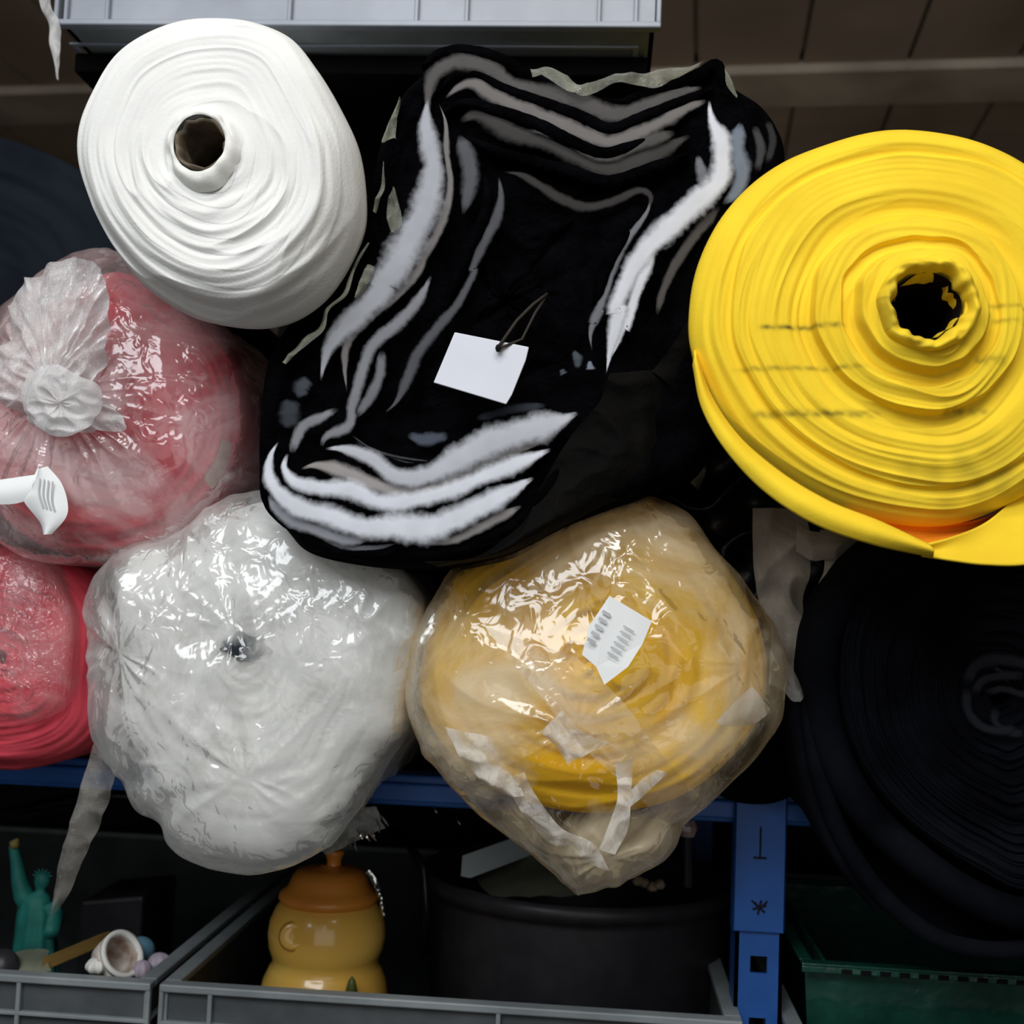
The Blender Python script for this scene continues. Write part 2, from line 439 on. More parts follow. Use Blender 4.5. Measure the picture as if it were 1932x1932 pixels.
# ceiling of boards running away from the lens, with crossing battens
m, nt, N, L = newmat('ceiling_boards')
out = N.new('ShaderNodeOutputMaterial'); pb = N.new('ShaderNodeBsdfPrincipled'); L.new(pb.outputs[0], out.inputs[0])
tc = N.new('ShaderNodeTexCoord'); n1 = N.new('ShaderNodeTexNoise'); n1.inputs['Scale'].default_value = 3; n1.inputs['Detail'].default_value = 6
L.new(tc.outputs['Object'], n1.inputs['Vector'])
rp = N.new('ShaderNodeValToRGB'); L.new(n1.outputs[0], rp.inputs[0])
rp.color_ramp.elements[0].position = .3; rp.color_ramp.elements[1].position = .7
rp.color_ramp.elements[0].color = (.2, .15, .11, 1); rp.color_ramp.elements[1].color = (.32, .25, .19, 1)
L.new(rp.outputs[0], pb.inputs['Base Color']); pb.inputs['Roughness'].default_value = .85
M['ceiling'] = m
M['batten'] = mat('batten', (.42, .36, .29), .85, (.26, .215, .17), 4)
M['wall'] = mat('wall', (.16, .125, .1), .9, (.1, .08, .065), 3, .4, 20)
M['floor'] = mat('floor', (.14, .13, .12), .8, (.1, .095, .09), 4, .3, 30)
ZC = 1.2
rot = math.radians(-4.7)
Rc = Matrix.Rotation(rot, 3, 'Z')
mb = MB()
x0 = None
pr = Rc.transposed() @ P(1313, 60, 1.0)                    # a seam passes here
sc = ZC/P(1313, 60, 1.0).z
seam = (Rc.transposed() @ (P(1313, 60, 1.0)*sc)).x
sp = .225
for k in range(-11, 9):
    xa = seam+k*sp
    mb.box(xa+.005, xa+sp-.005, -1.5, 5.2, ZC, ZC+.03)
mb.box(seam-12*sp, seam+10*sp, -1.5, 5.2, ZC+.03, ZC+.06)
mb.xf(Rc.to_4x4())
structure('ceiling', mb.v, mb.f, M['ceiling'])
for i, (pya, pyb, pxr) in enumerate(((118, 183, 1600),)):
    ya = (Rc.transposed() @ (P(pxr, pya, 1)*(ZC/P(pxr, pya, 1).z))).y
    yb = (Rc.transposed() @ (P(pxr, pyb, 1)*(ZC/P(pxr, pyb, 1).z))).y
    mb = MB().box(-2.3, 2.0, ya, yb, ZC-.02, ZC+.01).xf(Rc.to_4x4())
    structure('trim_1', mb.v, mb.f, M['batten'])
structure('wall_back', *box(-2.8, 2.8, 4.2, 4.3, -CAMZ, ZC+.1), M['wall'])
structure('wall_left', *box(-2.6, -2.5, -1.6, 4.3, -CAMZ, ZC+.1), M['wall'])
structure('wall_right', *box(2.5, 2.6, -1.6, 4.3, -CAMZ, ZC+.1), M['wall'])
structure('floor', *box(-2.8, 2.8, -1.6, 4.3, -CAMZ-.05, -CAMZ), M['floor'])

# ================================================================== SHELF RACK
SY = 1.0
pl = P(1387, 1600, .985); pr_ = P(1480, 1600, .985)
px0, px1 = pl.x, pr_.x
pcx = (px0+px1)/2
rack = thing('shelf_rack', (pcx, SY+.3, -CAMZ), 'blue painted steel shelf rack holding the fabric rolls and crates', 'shelf')
zt = P(800, 1464, SY).z; zb = P(800, 1522, SY).z
XL = -1.05; XR = .95
mb = MB().box(XL, XR, SY, SY+.03, zb, zt-.0).box(XL, XR, SY-.008, SY+.01, zb+.004, zt-.006)
bevel(mb.build('beam', M['blue_paint'], rack), .002)
mb = MB().box(XL, XR, SY+.57, SY+.6, zb, zt)
bevel(mb.build('beam', M['blue_paint'], rack), .002)
MB().box(XL, XR, SY+.004, SY+.6, ZDECK-.006, ZDECK).build('shelf_deck', M['deck'], rack)
zl = P(1000, 1932, SY).z-.32
MB().box(XL, XR, SY-.06, SY+.6, zl-.02, zl).build('shelf_deck', M['deck'], rack)
MB().box(XL, XR, SY+.605, SY+.612, zl-.1, zt+.35).build('added_dark_backing', M['deck'], rack)  # added dark sheet that stands in for the shade behind the shelves
# upright post at the front: two-ply, with sleeve, slots
zs = P(1430, 1757, .985).z       # sleeve end
mb = MB()
def post(mb, xa, xb, ya, yb, z0, z1, holes):
    # front plate with square punched holes (built of pieces around the holes)
    xm = (xa+xb)/2; hw = .0065
    z = z0
    for hz in sorted(holes):
        mb.box(xa, xb, ya, ya+.003, z, hz-hw)
        mb.box(xa, xm-hw, ya, ya+.003, hz-hw, hz+hw); mb.box(xm+hw, xb, ya, ya+.003, hz-hw, hz+hw)
        z = hz+hw
    mb.box(xa, xb, ya, ya+.003, z, z1)
    mb.box(xa, xa+.003, ya, yb, z0, z1); mb.box(xb-.003, xb, ya, yb, z0, z1)
holes = [P(1430, 1820, .985).z-k*.0468 for k in range(0, 24)]
post(mb, px0+.002, px1+.0005, .985, 1.02, -CAMZ, zs+.005, [h for h in holes if h > -CAMZ+.02])
mb.build('upright', M['blue_paint'], rack)
# sleeve bracket (upper connector) wider by a little
mb = MB().box(px0-.001, px1+.001, .981, .984, zs, zt).box(px0-.001, px0+.001, .981, 1.0, zs, zt).box(px1-.001, px1+.001, .981, 1.0, zs, zt)
br = bevel(mb.build('bracket', M['blue_paint'], rack), .0008, 1)
# pressed marks on the bracket: a slit with a foot, and a small star of cuts
mb = MB()
q = P(1435, 1590, .98); mb.box(q.x-.0007, q.x+.0007, .9802, .9811, q.z-.011, q.z+.012); mb.box(q.x-.005, q.x+.005, .9802, .9811, q.z-.0125, q.z-.011)
mb.build('pressed_mark', M['deck'], br); mb = MB()
q = P(1433, 1712, .98)
for k in range(3):
    al = k*PI/3+.3; d = Vector((math.cos(al), 0, math.sin(al)))*.0055
    mb.tube([q-d, q+d], .0008, 6)
for k in (-1, 1): mb.tube([q+Vector((k*.006, 0, .005)), q+Vector((k*.002, 0, .001))], .0007, 6)
mb.build('pressed_mark', M['deck'], br)
# post above the deck
pa = P(1400, 1050, 1.0).x; pb2 = P(1424, 1050, 1.0).x
mb = MB().box(px0+.006, px0+.018, 1.0, 1.03, zt, P(1400, 900, 1).z)
bevel(mb.build('upright', M['blue_paint'], rack), .001, 1)
for xx in (XL, XR-.04):
    for yy in (SY, SY+.56):
        bevel(MB().box(xx, xx+.04, yy+.001, yy+.039, -CAMZ, zt+.0).build('upright', M['blue_paint'], rack), .001, 1)
bevel(MB().box(px0, px1, SY+.56, SY+.599, -CAMZ, zt).build('upright', M['blue_paint'], rack), .001, 1)

# ================================================================== CRATES
def crate(x0, x1, y0, y1, z1, h, label, m, ribs, group='grey plastic stacking crates', inset=.006, rim=.011, hrib=.028):
    t = thing('storage_crate', ((x0+x1)/2, (y0+y1)/2, z1-h), label, 'crate', group)
    w = .004
    mb = MB()
    g = .006
    # walls set in behind the ribs
    mb.box(x0+g, x1-g, y0+g, y0+g+w, z1-h, z1-.001); mb.box(x0+g, x1-g, y1-g-w, y1-g, z1-h, z1-.001)
    mb.box(x0+g, x0+g+w, y0+g+w, y1-g-w, z1-h, z1-.001); mb.box(x1-g-w, x1-g, y0+g+w, y1-g-w, z1-h, z1-.001)
    mb.build('wall_panel', M['crate_panel_shade'], t)
    MB().box(x0+g, x1-g, y0+g, y1-g, z1-h-.0, z1-h+.004).build('base', M['crate_panel_shade'], t)
    mb = MB()
    for za, zb_ in ((z1-.006, z1),):
        mb.box(x0, x1, y0, y0+g+w+.003, za, zb_); mb.box(x0, x1, y1-g-w-.003, y1, za, zb_)
        mb.box(x0, x0+g+w+.003, y0+g+w+.003, y1-g-w-.003, za, zb_); mb.box(x1-g-w-.003, x1, y0+g+w+.003, y1-g-w-.003, za, zb_)
    bevel(mb.build('rim', m, t), .0012)
    mb = MB()
    for za in (z1-hrib, z1-hrib*2.6, z1-h+.01):
        mb.box(x0+.001, x1-.001, y0+.0005, y0+g, za-.003, za); mb.box(x0+.0005, x0+g, y0+g, y1-g, za-.003, za); mb.box(x1-g, x1-.0005, y0+g, y1-g, za-.003, za)
    for f_ in ribs:
        xx = x0+(x1-x0)*f_
        mb.box(xx-.0018, xx+.0018, y0+.0007, y0+g, z1-h+.003, z1-.005)
    for f_ in (0.01, .25, .5, .75, .99):
        yy = y0+(y1-y0)*f_
        for xa, xb in ((x0+.0007, x0+g), (x1-g, x1-.0007)): mb.box(xa, xb, yy-.0018, yy+.0018, z1-h+.003, z1-.005)
    bevel(mb.build('rib', m, t), .0006, 1)
    return t
YC = .95
c0 = P(300, 1858, YC); c1 = P(1402, 1927, YC)
zr = (c0.z+c1.z)/2
CX0, CX1 = c0.x, c1.x
crate(CX0, CX1, YC, YC+.58, zr, .24, 'grey ribbed crate holding the orange jar and the black bucket', M['crate_grey'], (.004, .09, .59, .996))
l1 = P(284, 1850, YC); 
crate(l1.x-.46, l1.x, YC, YC+.58, zr, .24, 'grey ribbed crate at lower left holding trinkets and the green figurine', M['crate_grey'], (.0, .35, .77, .996))
r0 = P(1492, 1800, YC+.02)
zr2 = P(1492, 1845, YC).z
RC0 = P(1490, 1900, YC).x
crate(RC0, RC0+.46, YC, YC+.58, zr-.004, .24, 'grey crate right of the blue post holding a green plastic box', M['crate_grey'], (.004, .4, .77, .996))

# upper crate above the rolls
YU = .97
u0 = P(103, 40, YU); u1 = P(1247, 52, YU); zu = (u0.z+u1.z)/2
t = thing('storage_crate', ((u0.x+u1.x)/2, YU+.2, zu-.02), 'pale grey ribbed crate standing above the black plush roll, seen from below', 'crate', 'grey plastic stacking crates')
m = M['crate_light']
X0, X1 = u0.x, u1.x
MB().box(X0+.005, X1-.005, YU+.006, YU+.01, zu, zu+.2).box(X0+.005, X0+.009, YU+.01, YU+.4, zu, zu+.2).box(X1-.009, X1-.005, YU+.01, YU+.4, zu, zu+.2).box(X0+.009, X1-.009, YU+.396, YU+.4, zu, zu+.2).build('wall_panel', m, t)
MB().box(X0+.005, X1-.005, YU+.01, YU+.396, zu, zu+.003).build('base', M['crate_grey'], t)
mb = MB()
mb.box(X0, X1, YU, YU+.01, zu-.001, zu+.004)
for px in (122, 200, 545, 785, 880, 1130, 1200): 
    xx = P(px, 25, YU).x; mb.box(xx-.0018, xx+.0018, YU+.001, YU+.008, zu+.003, zu+.2)
for px in (105, 1243):
    xx = P(px, 25, YU).x; mb.box(xx-.002, xx+.002, YU+.0, YU+.01, zu+.003, zu+.2)
mb.box(X0, X1, YU, YU+.008, zu+.1, zu+.104)
bevel(mb.build('rib', m, t), .0008, 1)
# stacking foot: narrower stepped skirt under the base
fa, fb = P(140, 80, YU+.045).x, P(1205, 80, YU+.045).x
zf = P(700, 92, YU+.04).z
mb = MB().box(fa, fb, YU+.035, YU+.04, zf, zu).box(fa, fa+.005, YU+.04, YU+.37, zf, zu).box(fb-.005, fb, YU+.04, YU+.37, zf, zu).box(fa+.005, fb-.005, YU+.365, YU+.37, zf, zu)
for px in (540, 890, 680): 
    xx = P(px, 80, YU+.035).x; mb.box(xx-.001, xx+.001, YU+.0335, YU+.0352, zf, zu-.004)
bevel(mb.build('stacking_foot', m, t), .002)
# dark rack deck it stands on
t = rack
xa, xb = P(150, 110, 1.03).x, P(1222, 110, 1.03).x
bevel(MB().box(xa, xb, 1.02, 1.6, zf-.018, zf-.0005).build('shelf_deck', M['black_sheet'], t), .002)
MB().box(xa+.05, xa+.09, 1.55, 1.59, -CAMZ, zf-.018).build('upright', M['deck'], t)
MB().box(xb-.09, xb-.05, 1.55, 1.59, -CAMZ, zf-.018).build('upright', M['deck'], t)
# torn plastic strip hanging at its left corner
o = strip('torn_film', [(70, -20), (78, 15), (93, 45), (95, 85), (105, 125), (108, 150)], [(100, -20), (96, 12), (112, 40), (115, 75), (113, 120), (111, 152)], .968, .969, M['pvc_knot'], None, 50, 8, .002, .002, 60)
tag(o, 'torn strip of clear film hanging off the left corner of the upper crate', 'plastic film')

# ================================================================== WHITE ROLL
YW = .725
ow = [(400, 18), (470, 25), (540, 55), (590, 115), (630, 180), (660, 250), (668, 330), (660, 400), (625, 475), (580, 535), (520, 575), (450, 590), (370, 582), (300, 558), (235, 512), (185, 440), (155, 370), (133, 290), (136, 220), (165, 150), (205, 90), (260, 50), (330, 24)]
t = thing('fabric_roll', P(400, 300, YW+.3), 'white fabric roll with an empty core hole, upper left', 'fabric roll')
rg = rings(.0026, 9, .8, 3, .05)
def wf(tt, cs, sn):
    v = rg(tt, cs, sn)*(.35+.65*min(1, tt*3))*(.45+.9*sstep(-.5, .6, -sn))
    low = max(0, min(1, (-sn*.8+cs*.45)*1.2+.2))        # end face steps back toward lower right
    v += .004*low*math.floor(tt*9+.6*nz(cs*1.2, sn*1.2, 4))/9*1.0
    v += .03*max(0, tt-.72)**1.4*4*(.4+low)+.012*low*max(0, tt-.86)*5
    v += -.006*math.exp(-((tt-.03)/.05)**2)*(.7+nz(cs*2, sn*2, 9))
    return v
def ws(d, cs, sn): return .0022*nz(d*110, cs*.8, sn*.8)-.006*ridge(d*28, cs*.7, sn*.7)*min(1, d*40)
# the trace runs clockwise from the top, so give the angle by direction instead of index
def byangle(f, n=0):
    return f
roll('wound_fabric', ow, (383, 275), 57, YW, 1.3, M['white_fabric'], t,
     lambda tt, cs, sn: wf(tt, sn, cs), edge=.006, side=ws, clamp=False, hole_depth=.16, back_px=(505, 378))
# cardboard core inside the hole
cc = P(383, 275, YW)
mb = MB()
n = 48; V = []
kw = YW/F
for yy, r in ((.012, 54*kw), (-.004, 53*kw), (-.006, 50*kw), (-.002, 45*kw), (.004, 43*kw), (.14, 43*kw), (.14, 54*kw), (.012, 54*kw)):
    for k in range(n):
        al = 2*PI*k/n; rr = r*(1+.14*nz(math.cos(al)*2.5, math.sin(al)*2.5, 2))
        V.append((cc.x+rr*math.cos(al), cc.y+yy+.004*nz(math.cos(al)*2, math.sin(al)*2, 3), cc.z+rr*math.sin(al)))
obj('cardboard_core', V, gridfaces(8, n), M['card'], t, label='torn brown cardboard core')
# crumpled paper frill round the hole
V = []
for i in range(8):
    for k in range(90):
        al = 2*PI*k/90; r0_ = .0162; r1_ = .0205+.002*nz(math.cos(al)*2+4, math.sin(al)*2, 1)+.006*max(0, math.sin(-al-.0+.5))
        r = r0_+(r1_-r0_)*i/7
        V.append((cc.x+r*math.cos(al), cc.y-.0075+.0022*nz(math.cos(al)*2.5, math.sin(al)*2.5, r*160)-.0015*math.sin(i/7*PI)+.007*(i/7)**2, cc.z+r*math.sin(al)*1.12-.001))
obj('core_frill', V, gridfaces(8, 90), M['cream_fabric'], t, label='crumpled off-white innermost turn')

# ================================================================== YELLOW ROLL
YY = .70
oy = [(1720, 217), (1800, 225), (1880, 245), (1960, 285), (2040, 350), (2100, 440), (2135, 560), (2130, 680), (2090, 790), (2010, 890), (1920, 950), (1820, 985), (1720, 985), (1620, 962), (1530, 918), (1450, 860), (1390, 800), (1340, 720), (1308, 640), (1306, 560), (1322, 480), (1360, 400), (1420, 330), (1490, 280), (1570, 247), (1650, 224)]
t = thing('fabric_roll', P(1740, 600, YY+.3), 'large bright yellow fabric roll with ragged core hole and grimy stripes', 'fabric roll')
ry = rings(.0016, 15, .6, 11, .05)
cyw = XZ(1735, 580, YY)
def yf(tt, cs, sn):
    w = tt+.035*nz(cs*1.2, sn*1.2, 2.2)+.012*nz(cs*3, sn*3, 5)
    v = ry(tt, cs, sn)*(.5+.8*sstep(-.4, .7, -sn*.8-cs*.5))
    v += .010*sstep(.13, .17, w)-.004*sstep(.22, .24, w)+.009*(sstep(.36, .385, w))-.007*sstep(.39, .6, w)
    v -= .012*(1-tt)**1.2
    v += .004*sstep(.78, .8, w)-.004*sstep(.8, .9, w)
    v += .025*max(0, tt-.85)**1.2*4
    return v
segs = [(1440, 1590, 614, 5, .8), (1650, 1700, 606, 10, .8), (1400, 1625, 692, 5, .55), (1430, 1660, 778, 7, .75), (1780, 1870, 772, 8, .55), (1860, 1945, 578, 5, .5), (1860, 1945, 606, 5, .4), (1855, 1870, 592, 20, .3), (1700, 1760, 650, 6, .5), (1840, 1900, 680, 9, .5)]
SG = [(XZ(a_, y_, YY), XZ(b_, y_, YY), w_*YY/F, s_) for a_, b_, y_, w_, s_ in segs]
def ymask(x, z, tt, cs, sn):
    m_ = 0
    for A, B, w_, s_ in SG:
        L_ = B[0]-A[0]; u = (x-A[0])/L_
        zz = A[1]+(B[1]-A[1])*u
        e = sstep(-.12, .1, u)*(1-sstep(.9, 1.1, u))
        v = e*math.exp(-((z-zz)/w_)**2)*s_*(.75+.9*nz(x*260, z*260, 3))
        m_ = max(m_, v)
    # general soiling low on the right
    p_ = XZ(1860, 900, YY)
    m_ = max(m_, .4*math.exp(-((x-p_[0])/.045)**2-((z-p_[1])/.02)**2)*(.8+nz(x*90, z*90, 1)))
    return min(1, max(0, m_))
roll('wound_fabric', oy, (1738, 583), 70, YY, 1.3, M['yellow_fabric'], t,
     lambda tt, cs, sn: yf(tt, sn, cs), nth=460, nr=300, edge=.006, side=lambda d, cs, sn: .002*nz(d*60, cs, sn), clamp=False, maskf=ymask, back_px=(1570, 785))
# ragged inner collar around the hole
cc = P(1740, 585, YY)
V = []; mk = []
n = 160
for i in range(16):
    u = i/15
    for k in range(n):
        al = 2*PI*k/n; ra = .0175*(1+.25*nz(math.cos(al)*2.5, math.sin(al)*2.5, 7)); rb = .0295*(1+.04*nz(math.cos(al)*2, math.sin(al)*2, 1))
        r = ra+(rb-ra)*u
        y = -.0145-.006*math.sin(u*PI)+.0035*nz(math.cos(al)*4+r*120, math.sin(al)*4, r*200)+(.02*(1-u)**6)+.012*sstep(.8, 1, u)
        V.append((cc.x+r*math.cos(al), cc.y+y, cc.z+r*math.sin(al)*.95))
        mk.append(max(0, .55*nz(math.cos(al)*2+3, math.sin(al)*2, r*80))+(.35 if math.cos(al) < -.6 and abs(math.sin(al)+.25) < .35 and .3 < u < .9 else 0))
obj('core_collar', V, gridfaces(16, n), M['yellow_fabric'], t, mask=mk, label='ragged yellow collar of the innermost turns')
# sleeve coloured near black for the shade inside the core
V = []
for yy, r in ((-.013, 1), (.03, 1), (.1, 1)):
    for k in range(40):
        al = 2*PI*k/40; r = min(.0188, .0185*(1+.25*nz(math.cos(al)*2.5, math.sin(al)*2.5, 7))); V.append((cc.x+r*math.cos(al), cc.y+yy+.002, cc.z+r*math.sin(al)))
V2 = V[-40:]
obj('core_tube', V, gridfaces(3, 40)+[tuple(range(80, 120))], mat('core_shade', (.012, .008, .009), .9, spec=.05), t, label='core tube coloured dark for the shade in the hole')
# loose outer turn: wraps the lower left and hangs open at the bottom right
A = [(1308, 690), (1325, 770), (1370, 850), (1440, 925), (1530, 985), (1640, 1025), (1760, 1050), (1860, 1064), (1960, 1060), (2060, 1030)]
B = [(1310, 660), (1340, 745), (1395, 825), (1470, 890), (1560, 945), (1660, 985), (1750, 1028), (1840, 1010), (1900, 960), (1960, 915)]
strip('loose_turn', A[:7], B[:7], [.7150, .7100, .7050, .7020, .6950, .6900, .6900], [.7220, .7180, .7120, .7070, .6980, .6920, .6880], M['yellow_fabric'], t, 120, 14, .006, .0008, 20, .0015)
strip('loose_turn', [(1740, 1030), (1800, 1012), (1860, 985), (1930, 930), (2000, 890)], [(1740, 1048), (1800, 1058), (1860, 1065), (1940, 1064), (2040, 1035)], [.6890, .7000, .7150, .7300, .7400], [.6900, .6900, .6920, .6950, .7000], M['yellow_fabric'], t, 80, 16, -.004, 0, 20, .0015)
strip('inner_pocket', [(1590, 962), (1680, 985), (1780, 990), (1860, 975), (1930, 930), (1990, 880)], [(1600, 975), (1690, 1015), (1750, 1030), (1830, 1010), (1900, 980), (1990, 920)], .7250, [.7150, .7100, .7050, .7150, .7400, .7500], M['yellow_pocket_shade'], t, 60, 8, -.012, label='inside of the loose turn, orange shade painted in its colour')
# underside of the loose turn running back
strip('outer_turn_side', [(1306, 600), (1312, 700), (1335, 790), (1385, 870), (1450, 935), (1540, 985), (1650, 1025), (1760, 1048)], [(1306, 600), (1312, 700), (1335, 790), (1385, 870), (1450, 935), (1540, 985), (1650, 1010), (1760, 1020)], .735, .735, M['yellow_fabric'], t, 40, 4) if False else None

# ================================================================== DARK SLATE ROLL (upper left)
YS = .93
t = thing('fabric_roll', P(-60, 560, YS+.3), 'dark slate-blue fabric roll at the left edge, behind the white roll', 'fabric roll')
osl = [(-70, 246), (0, 252), (60, 272), (120, 300), (190, 350), (240, 430), (260, 540), (230, 660), (160, 760), (60, 830), (-60, 850), (-200, 820), (-310, 740), (-360, 620), (-370, 500), (-330, 390), (-260, 310), (-170, 260)]
rs_ = rings(.002, 10, .6, 21)
roll('wound_fabric', osl, (-60, 550), 30, YS, 1.5, M['slate_fabric'], t, lambda tt, cs, sn: rs_(tt, sn, cs), nth=160, nr=60, edge=.012, clamp=False)

# ================================================================== NAVY ROLL (right)
YN = .9
t = thing('fabric_roll', P(1900, 1350, YN+.2), 'wide near-black navy fabric roll with wrinkled centre under the yellow roll', 'fabric roll')
on = [(1700, 1010), (1800, 985), (1930, 980), (2060, 1010), (2170, 1090), (2230, 1210), (2240, 1350), (2200, 1480), (2120, 1590), (2010, 1660), (1932, 1690), (1850, 1650), (1770, 1600), (1690, 1530), (1630, 1450), (1595, 1360), (1585, 1260), (1598, 1170), (1640, 1080)]
rn = rings(.003, 30, .7, 31, .02)
def nf_(tt, cs, sn): return rn(tt, cs, sn)*1.3+.01*(1-tt)*0
roll('wound_fabric', on, (1885, 1310), 20, YN-.05, 1.4, M['navy_fabric'], t, lambda tt, cs, sn: nf_(tt, sn, cs), nth=300, nr=200, edge=.01)
# outer loose turn
def loop(name, pts, wpx, Ya, Yb, m, parent, seed=0):
    """long sheet following a traced line, running back from Ya to Yb"""
    cl = openc([P(p[0], p[1], Ya) for p in pts], 110)
    V = []; nn = 14
    for i, q in enumerate(cl):
        d = cl[min(109, i+1)]-cl[max(0, i-1)]; d.y = 0; d.normalize(); nv = Vector((d.z, 0, -d.x))
        for j in range(nn):
            u = j/(nn-1); th = wpx*Ya/F*.5
            # rounded folded hem at the front then running back
            if j < 7: al = PI*j/6; V.append(q+nv*(-math.cos(al))*th+Vector((0, -math.sin(al)*th+.003*nz(i*.06+seed, 0, 0), 0)))
            else:
                k = (j-6)/(nn-7); z_ = q+nv*th+Vector((0, (Yb-Ya)*k, 0)); z_.z = clampz(z_.z, z_.y); V.append(z_)
    V = [tuple(v) for v in V]
    return obj(name, V, gridfaces(110, nn, False), m, parent)
loop('outer_turn', [(1760, 1000), (1690, 1020), (1620, 1080), (1565, 1170), (1548, 1270), (1562, 1380), (1600, 1480), (1660, 1560), (1740, 1630), (1830, 1690), (1932, 1725), (2050, 1700)], 62, YN-.045, 1.3, M['navy_fabric'], t, 1)
loop('outer_turn', [(1540, 1250), (1530, 1350), (1545, 1450), (1580, 1560), (1640, 1660), (1720, 1740), (1810, 1785), (1932, 1790), (2060, 1750)], 34, YN-.04, 1.0, M['navy_fabric'], t, 5)
loop('outer_turn', [(1500, 1300), (1510, 1400), (1540, 1520), (1590, 1620), (1660, 1710)], 30, YN-.03, 1.0, M['navy_fabric'], t, 9)
# wrinkled dark gathers at the centre
gg = fuzz('centre_fold_dark', (.02, .021, .026))
for i, (pts, w) in enumerate([([(1820, 1300), (1835, 1260), (1870, 1245), (1920, 1250), (1960, 1265)], 16), ([(1835, 1320), (1850, 1285), (1890, 1275), (1940, 1275)], 12),
        ([(1822, 1290), (1825, 1340), (1850, 1370), (1885, 1378), (1930, 1375)], 12), ([(1850, 1310), (1890, 1300), (1932, 1310), (1970, 1300)], 9), ([(1880, 1330), (1875, 1360), (1900, 1380), (1940, 1385)], 10), ([(1870, 1255), (1890, 1270), (1905, 1290)], 6)]):
    band('centre_fold', pts, w*1.1, YN-.058, gg, t, .3, .0, seed=i, soft=True)

# ================================================================== BLACK ROLL behind the yellow bag
t = thing('fabric_roll', P(1420, 1330, 1.1), 'plain black roll on the blue beam between yellow bag and navy roll', 'fabric roll')
ob = [(1440, 1190), (1500, 1215), (1540, 1280), (1548, 1380), (1530, 1470), (1485, 1512), (1430, 1522), (1370, 1510), (1320, 1470), (1295, 1390), (1300, 1300), (1350, 1220)]
rb_ = rings(.0015, 9, .6, 41)
roll('wound_fabric', ob, (1425, 1350), 16, .955, 1.5, mat('soft_black', (.0025, .0025, .003), .95, spec=.05), t, lambda tt, cs, sn: rb_(tt, sn, cs), nth=140, nr=50, edge=.012, clamp=False)

# dull translucent bag hanging between yellow roll and navy roll
t = thing('plastic_bag', P(1500, 1290, .95), 'dull grey-brown translucent bag hanging under the yellow roll beside the navy roll', 'plastic bag')
strip('film', [(1418, 960), (1420, 1060), (1430, 1130), (1455, 1200), (1480, 1270), (1495, 1300)], [(1520, 960), (1530, 1060), (1515, 1130), (1520, 1200), (1528, 1265), (1515, 1285)], .90, .905, M['pvc_dull'], t, 80, 26, .004, .006, 34)
strip('film', [(1545, 1000), (1555, 1060), (1540, 1110), (1525, 1160), (1528, 1210), (1525, 1268)], [(1640, 1000), (1610, 1050), (1590, 1110), (1560, 1180), (1535, 1230), (1530, 1270)], .902, .906, M['pvc_dull'], t, 80, 20, .004, .006, 34, seed=4)
strip('film', [(1500, 985), (1520, 1000), (1560, 1005), (1620, 1000)], [(1500, 1040), (1530, 1058), (1560, 1055), (1610, 1045)], .899, .901, M['pvc_dull'], t, 50, 10, .003, .005, 34, seed=7)
strip('bottom_corner', [(1480, 1270), (1495, 1285), (1508, 1283), (1525, 1268)], [(1493, 1300), (1500, 1300), (1515, 1288), (1530, 1270)], .90, .90, M['pvc_clear'], t, 20, 5)

# black sheet filling the gap behind (crumpled black bag)
t = thing('plastic_bag', P(1320, 1000, .98), 'crumpled glossy black bag in the gap between plush roll and yellow roll', 'plastic bag')
strip('film', [(1180, 640), (1200, 800), (1215, 900), (1230, 980), (1290, 1060), (1390, 1180)], [(1520, 560), (1540, 760), (1560, 900), (1600, 990), (1640, 1040), (1650, 1080)], .945, .955, M['black_gloss'], t, 120, 60, .01, .014, 22)
strip('film', [(1370, 990), (1380, 1100), (1400, 1200)], [(1395, 990), (1400, 1100), (1410, 1200)], .99, .99, M['black_gloss'], t, 40, 10, .002, .004, 30)

# ================================================================== BLACK PLUSH ROLL
YP = .795
t = thing('plush_roll', P(950, 600, YP+.3), 'loosely folded black plush roll with white and grey backing layers', 'plush fabric roll')
op = [(860, 106), (910, 100), (970, 118), (1060, 150), (1150, 175), (1240, 160), (1305, 135), (1345, 108), (1368, 112), (1385, 152), (1440, 190), (1475, 240), (1483, 300), (1470, 400), (1430, 520), (1400, 640), (1380, 760), (1340, 860), (1224, 924), (1150, 950), (1071, 985), (968, 1040), (890, 1062), (823, 1071), (740, 1070), (657, 1058), (574, 1036), (533, 998), (497, 950), (482, 874), (486, 780), (500, 690), (528, 630), (580, 570), (640, 480), (690, 380), (715, 270), (750, 180), (800, 130)]
def pf(tt, cs, sn): return .012*(1-tt)+.006*nz(tt*7, cs*2, sn*2)+.003*nz(tt*20, cs*4, sn*4)-.006*math.exp(-((tt-.96)/.05)**2)
roll('wound_plush', op, (950, 560), 10, YP, 1.45, M['black_plush'], t, lambda tt, cs, sn: pf(tt, sn, cs), nth=400, nr=110, edge=.014, clamp=False, side=lambda d, cs, sn: .003*nz(d*20, cs*3, sn*3))
def c1_(pts): return [(700+x/2.415, y/2.415) for x, y in pts]
def c2_(pts): return [(450+x/2.415, 460+y/2.415) for x, y in pts]
LB = []   # (points, width px, depth, brightness, tint)
cool = (1, 1.03, 1.13); warm = (1.08, 1.02, 1)
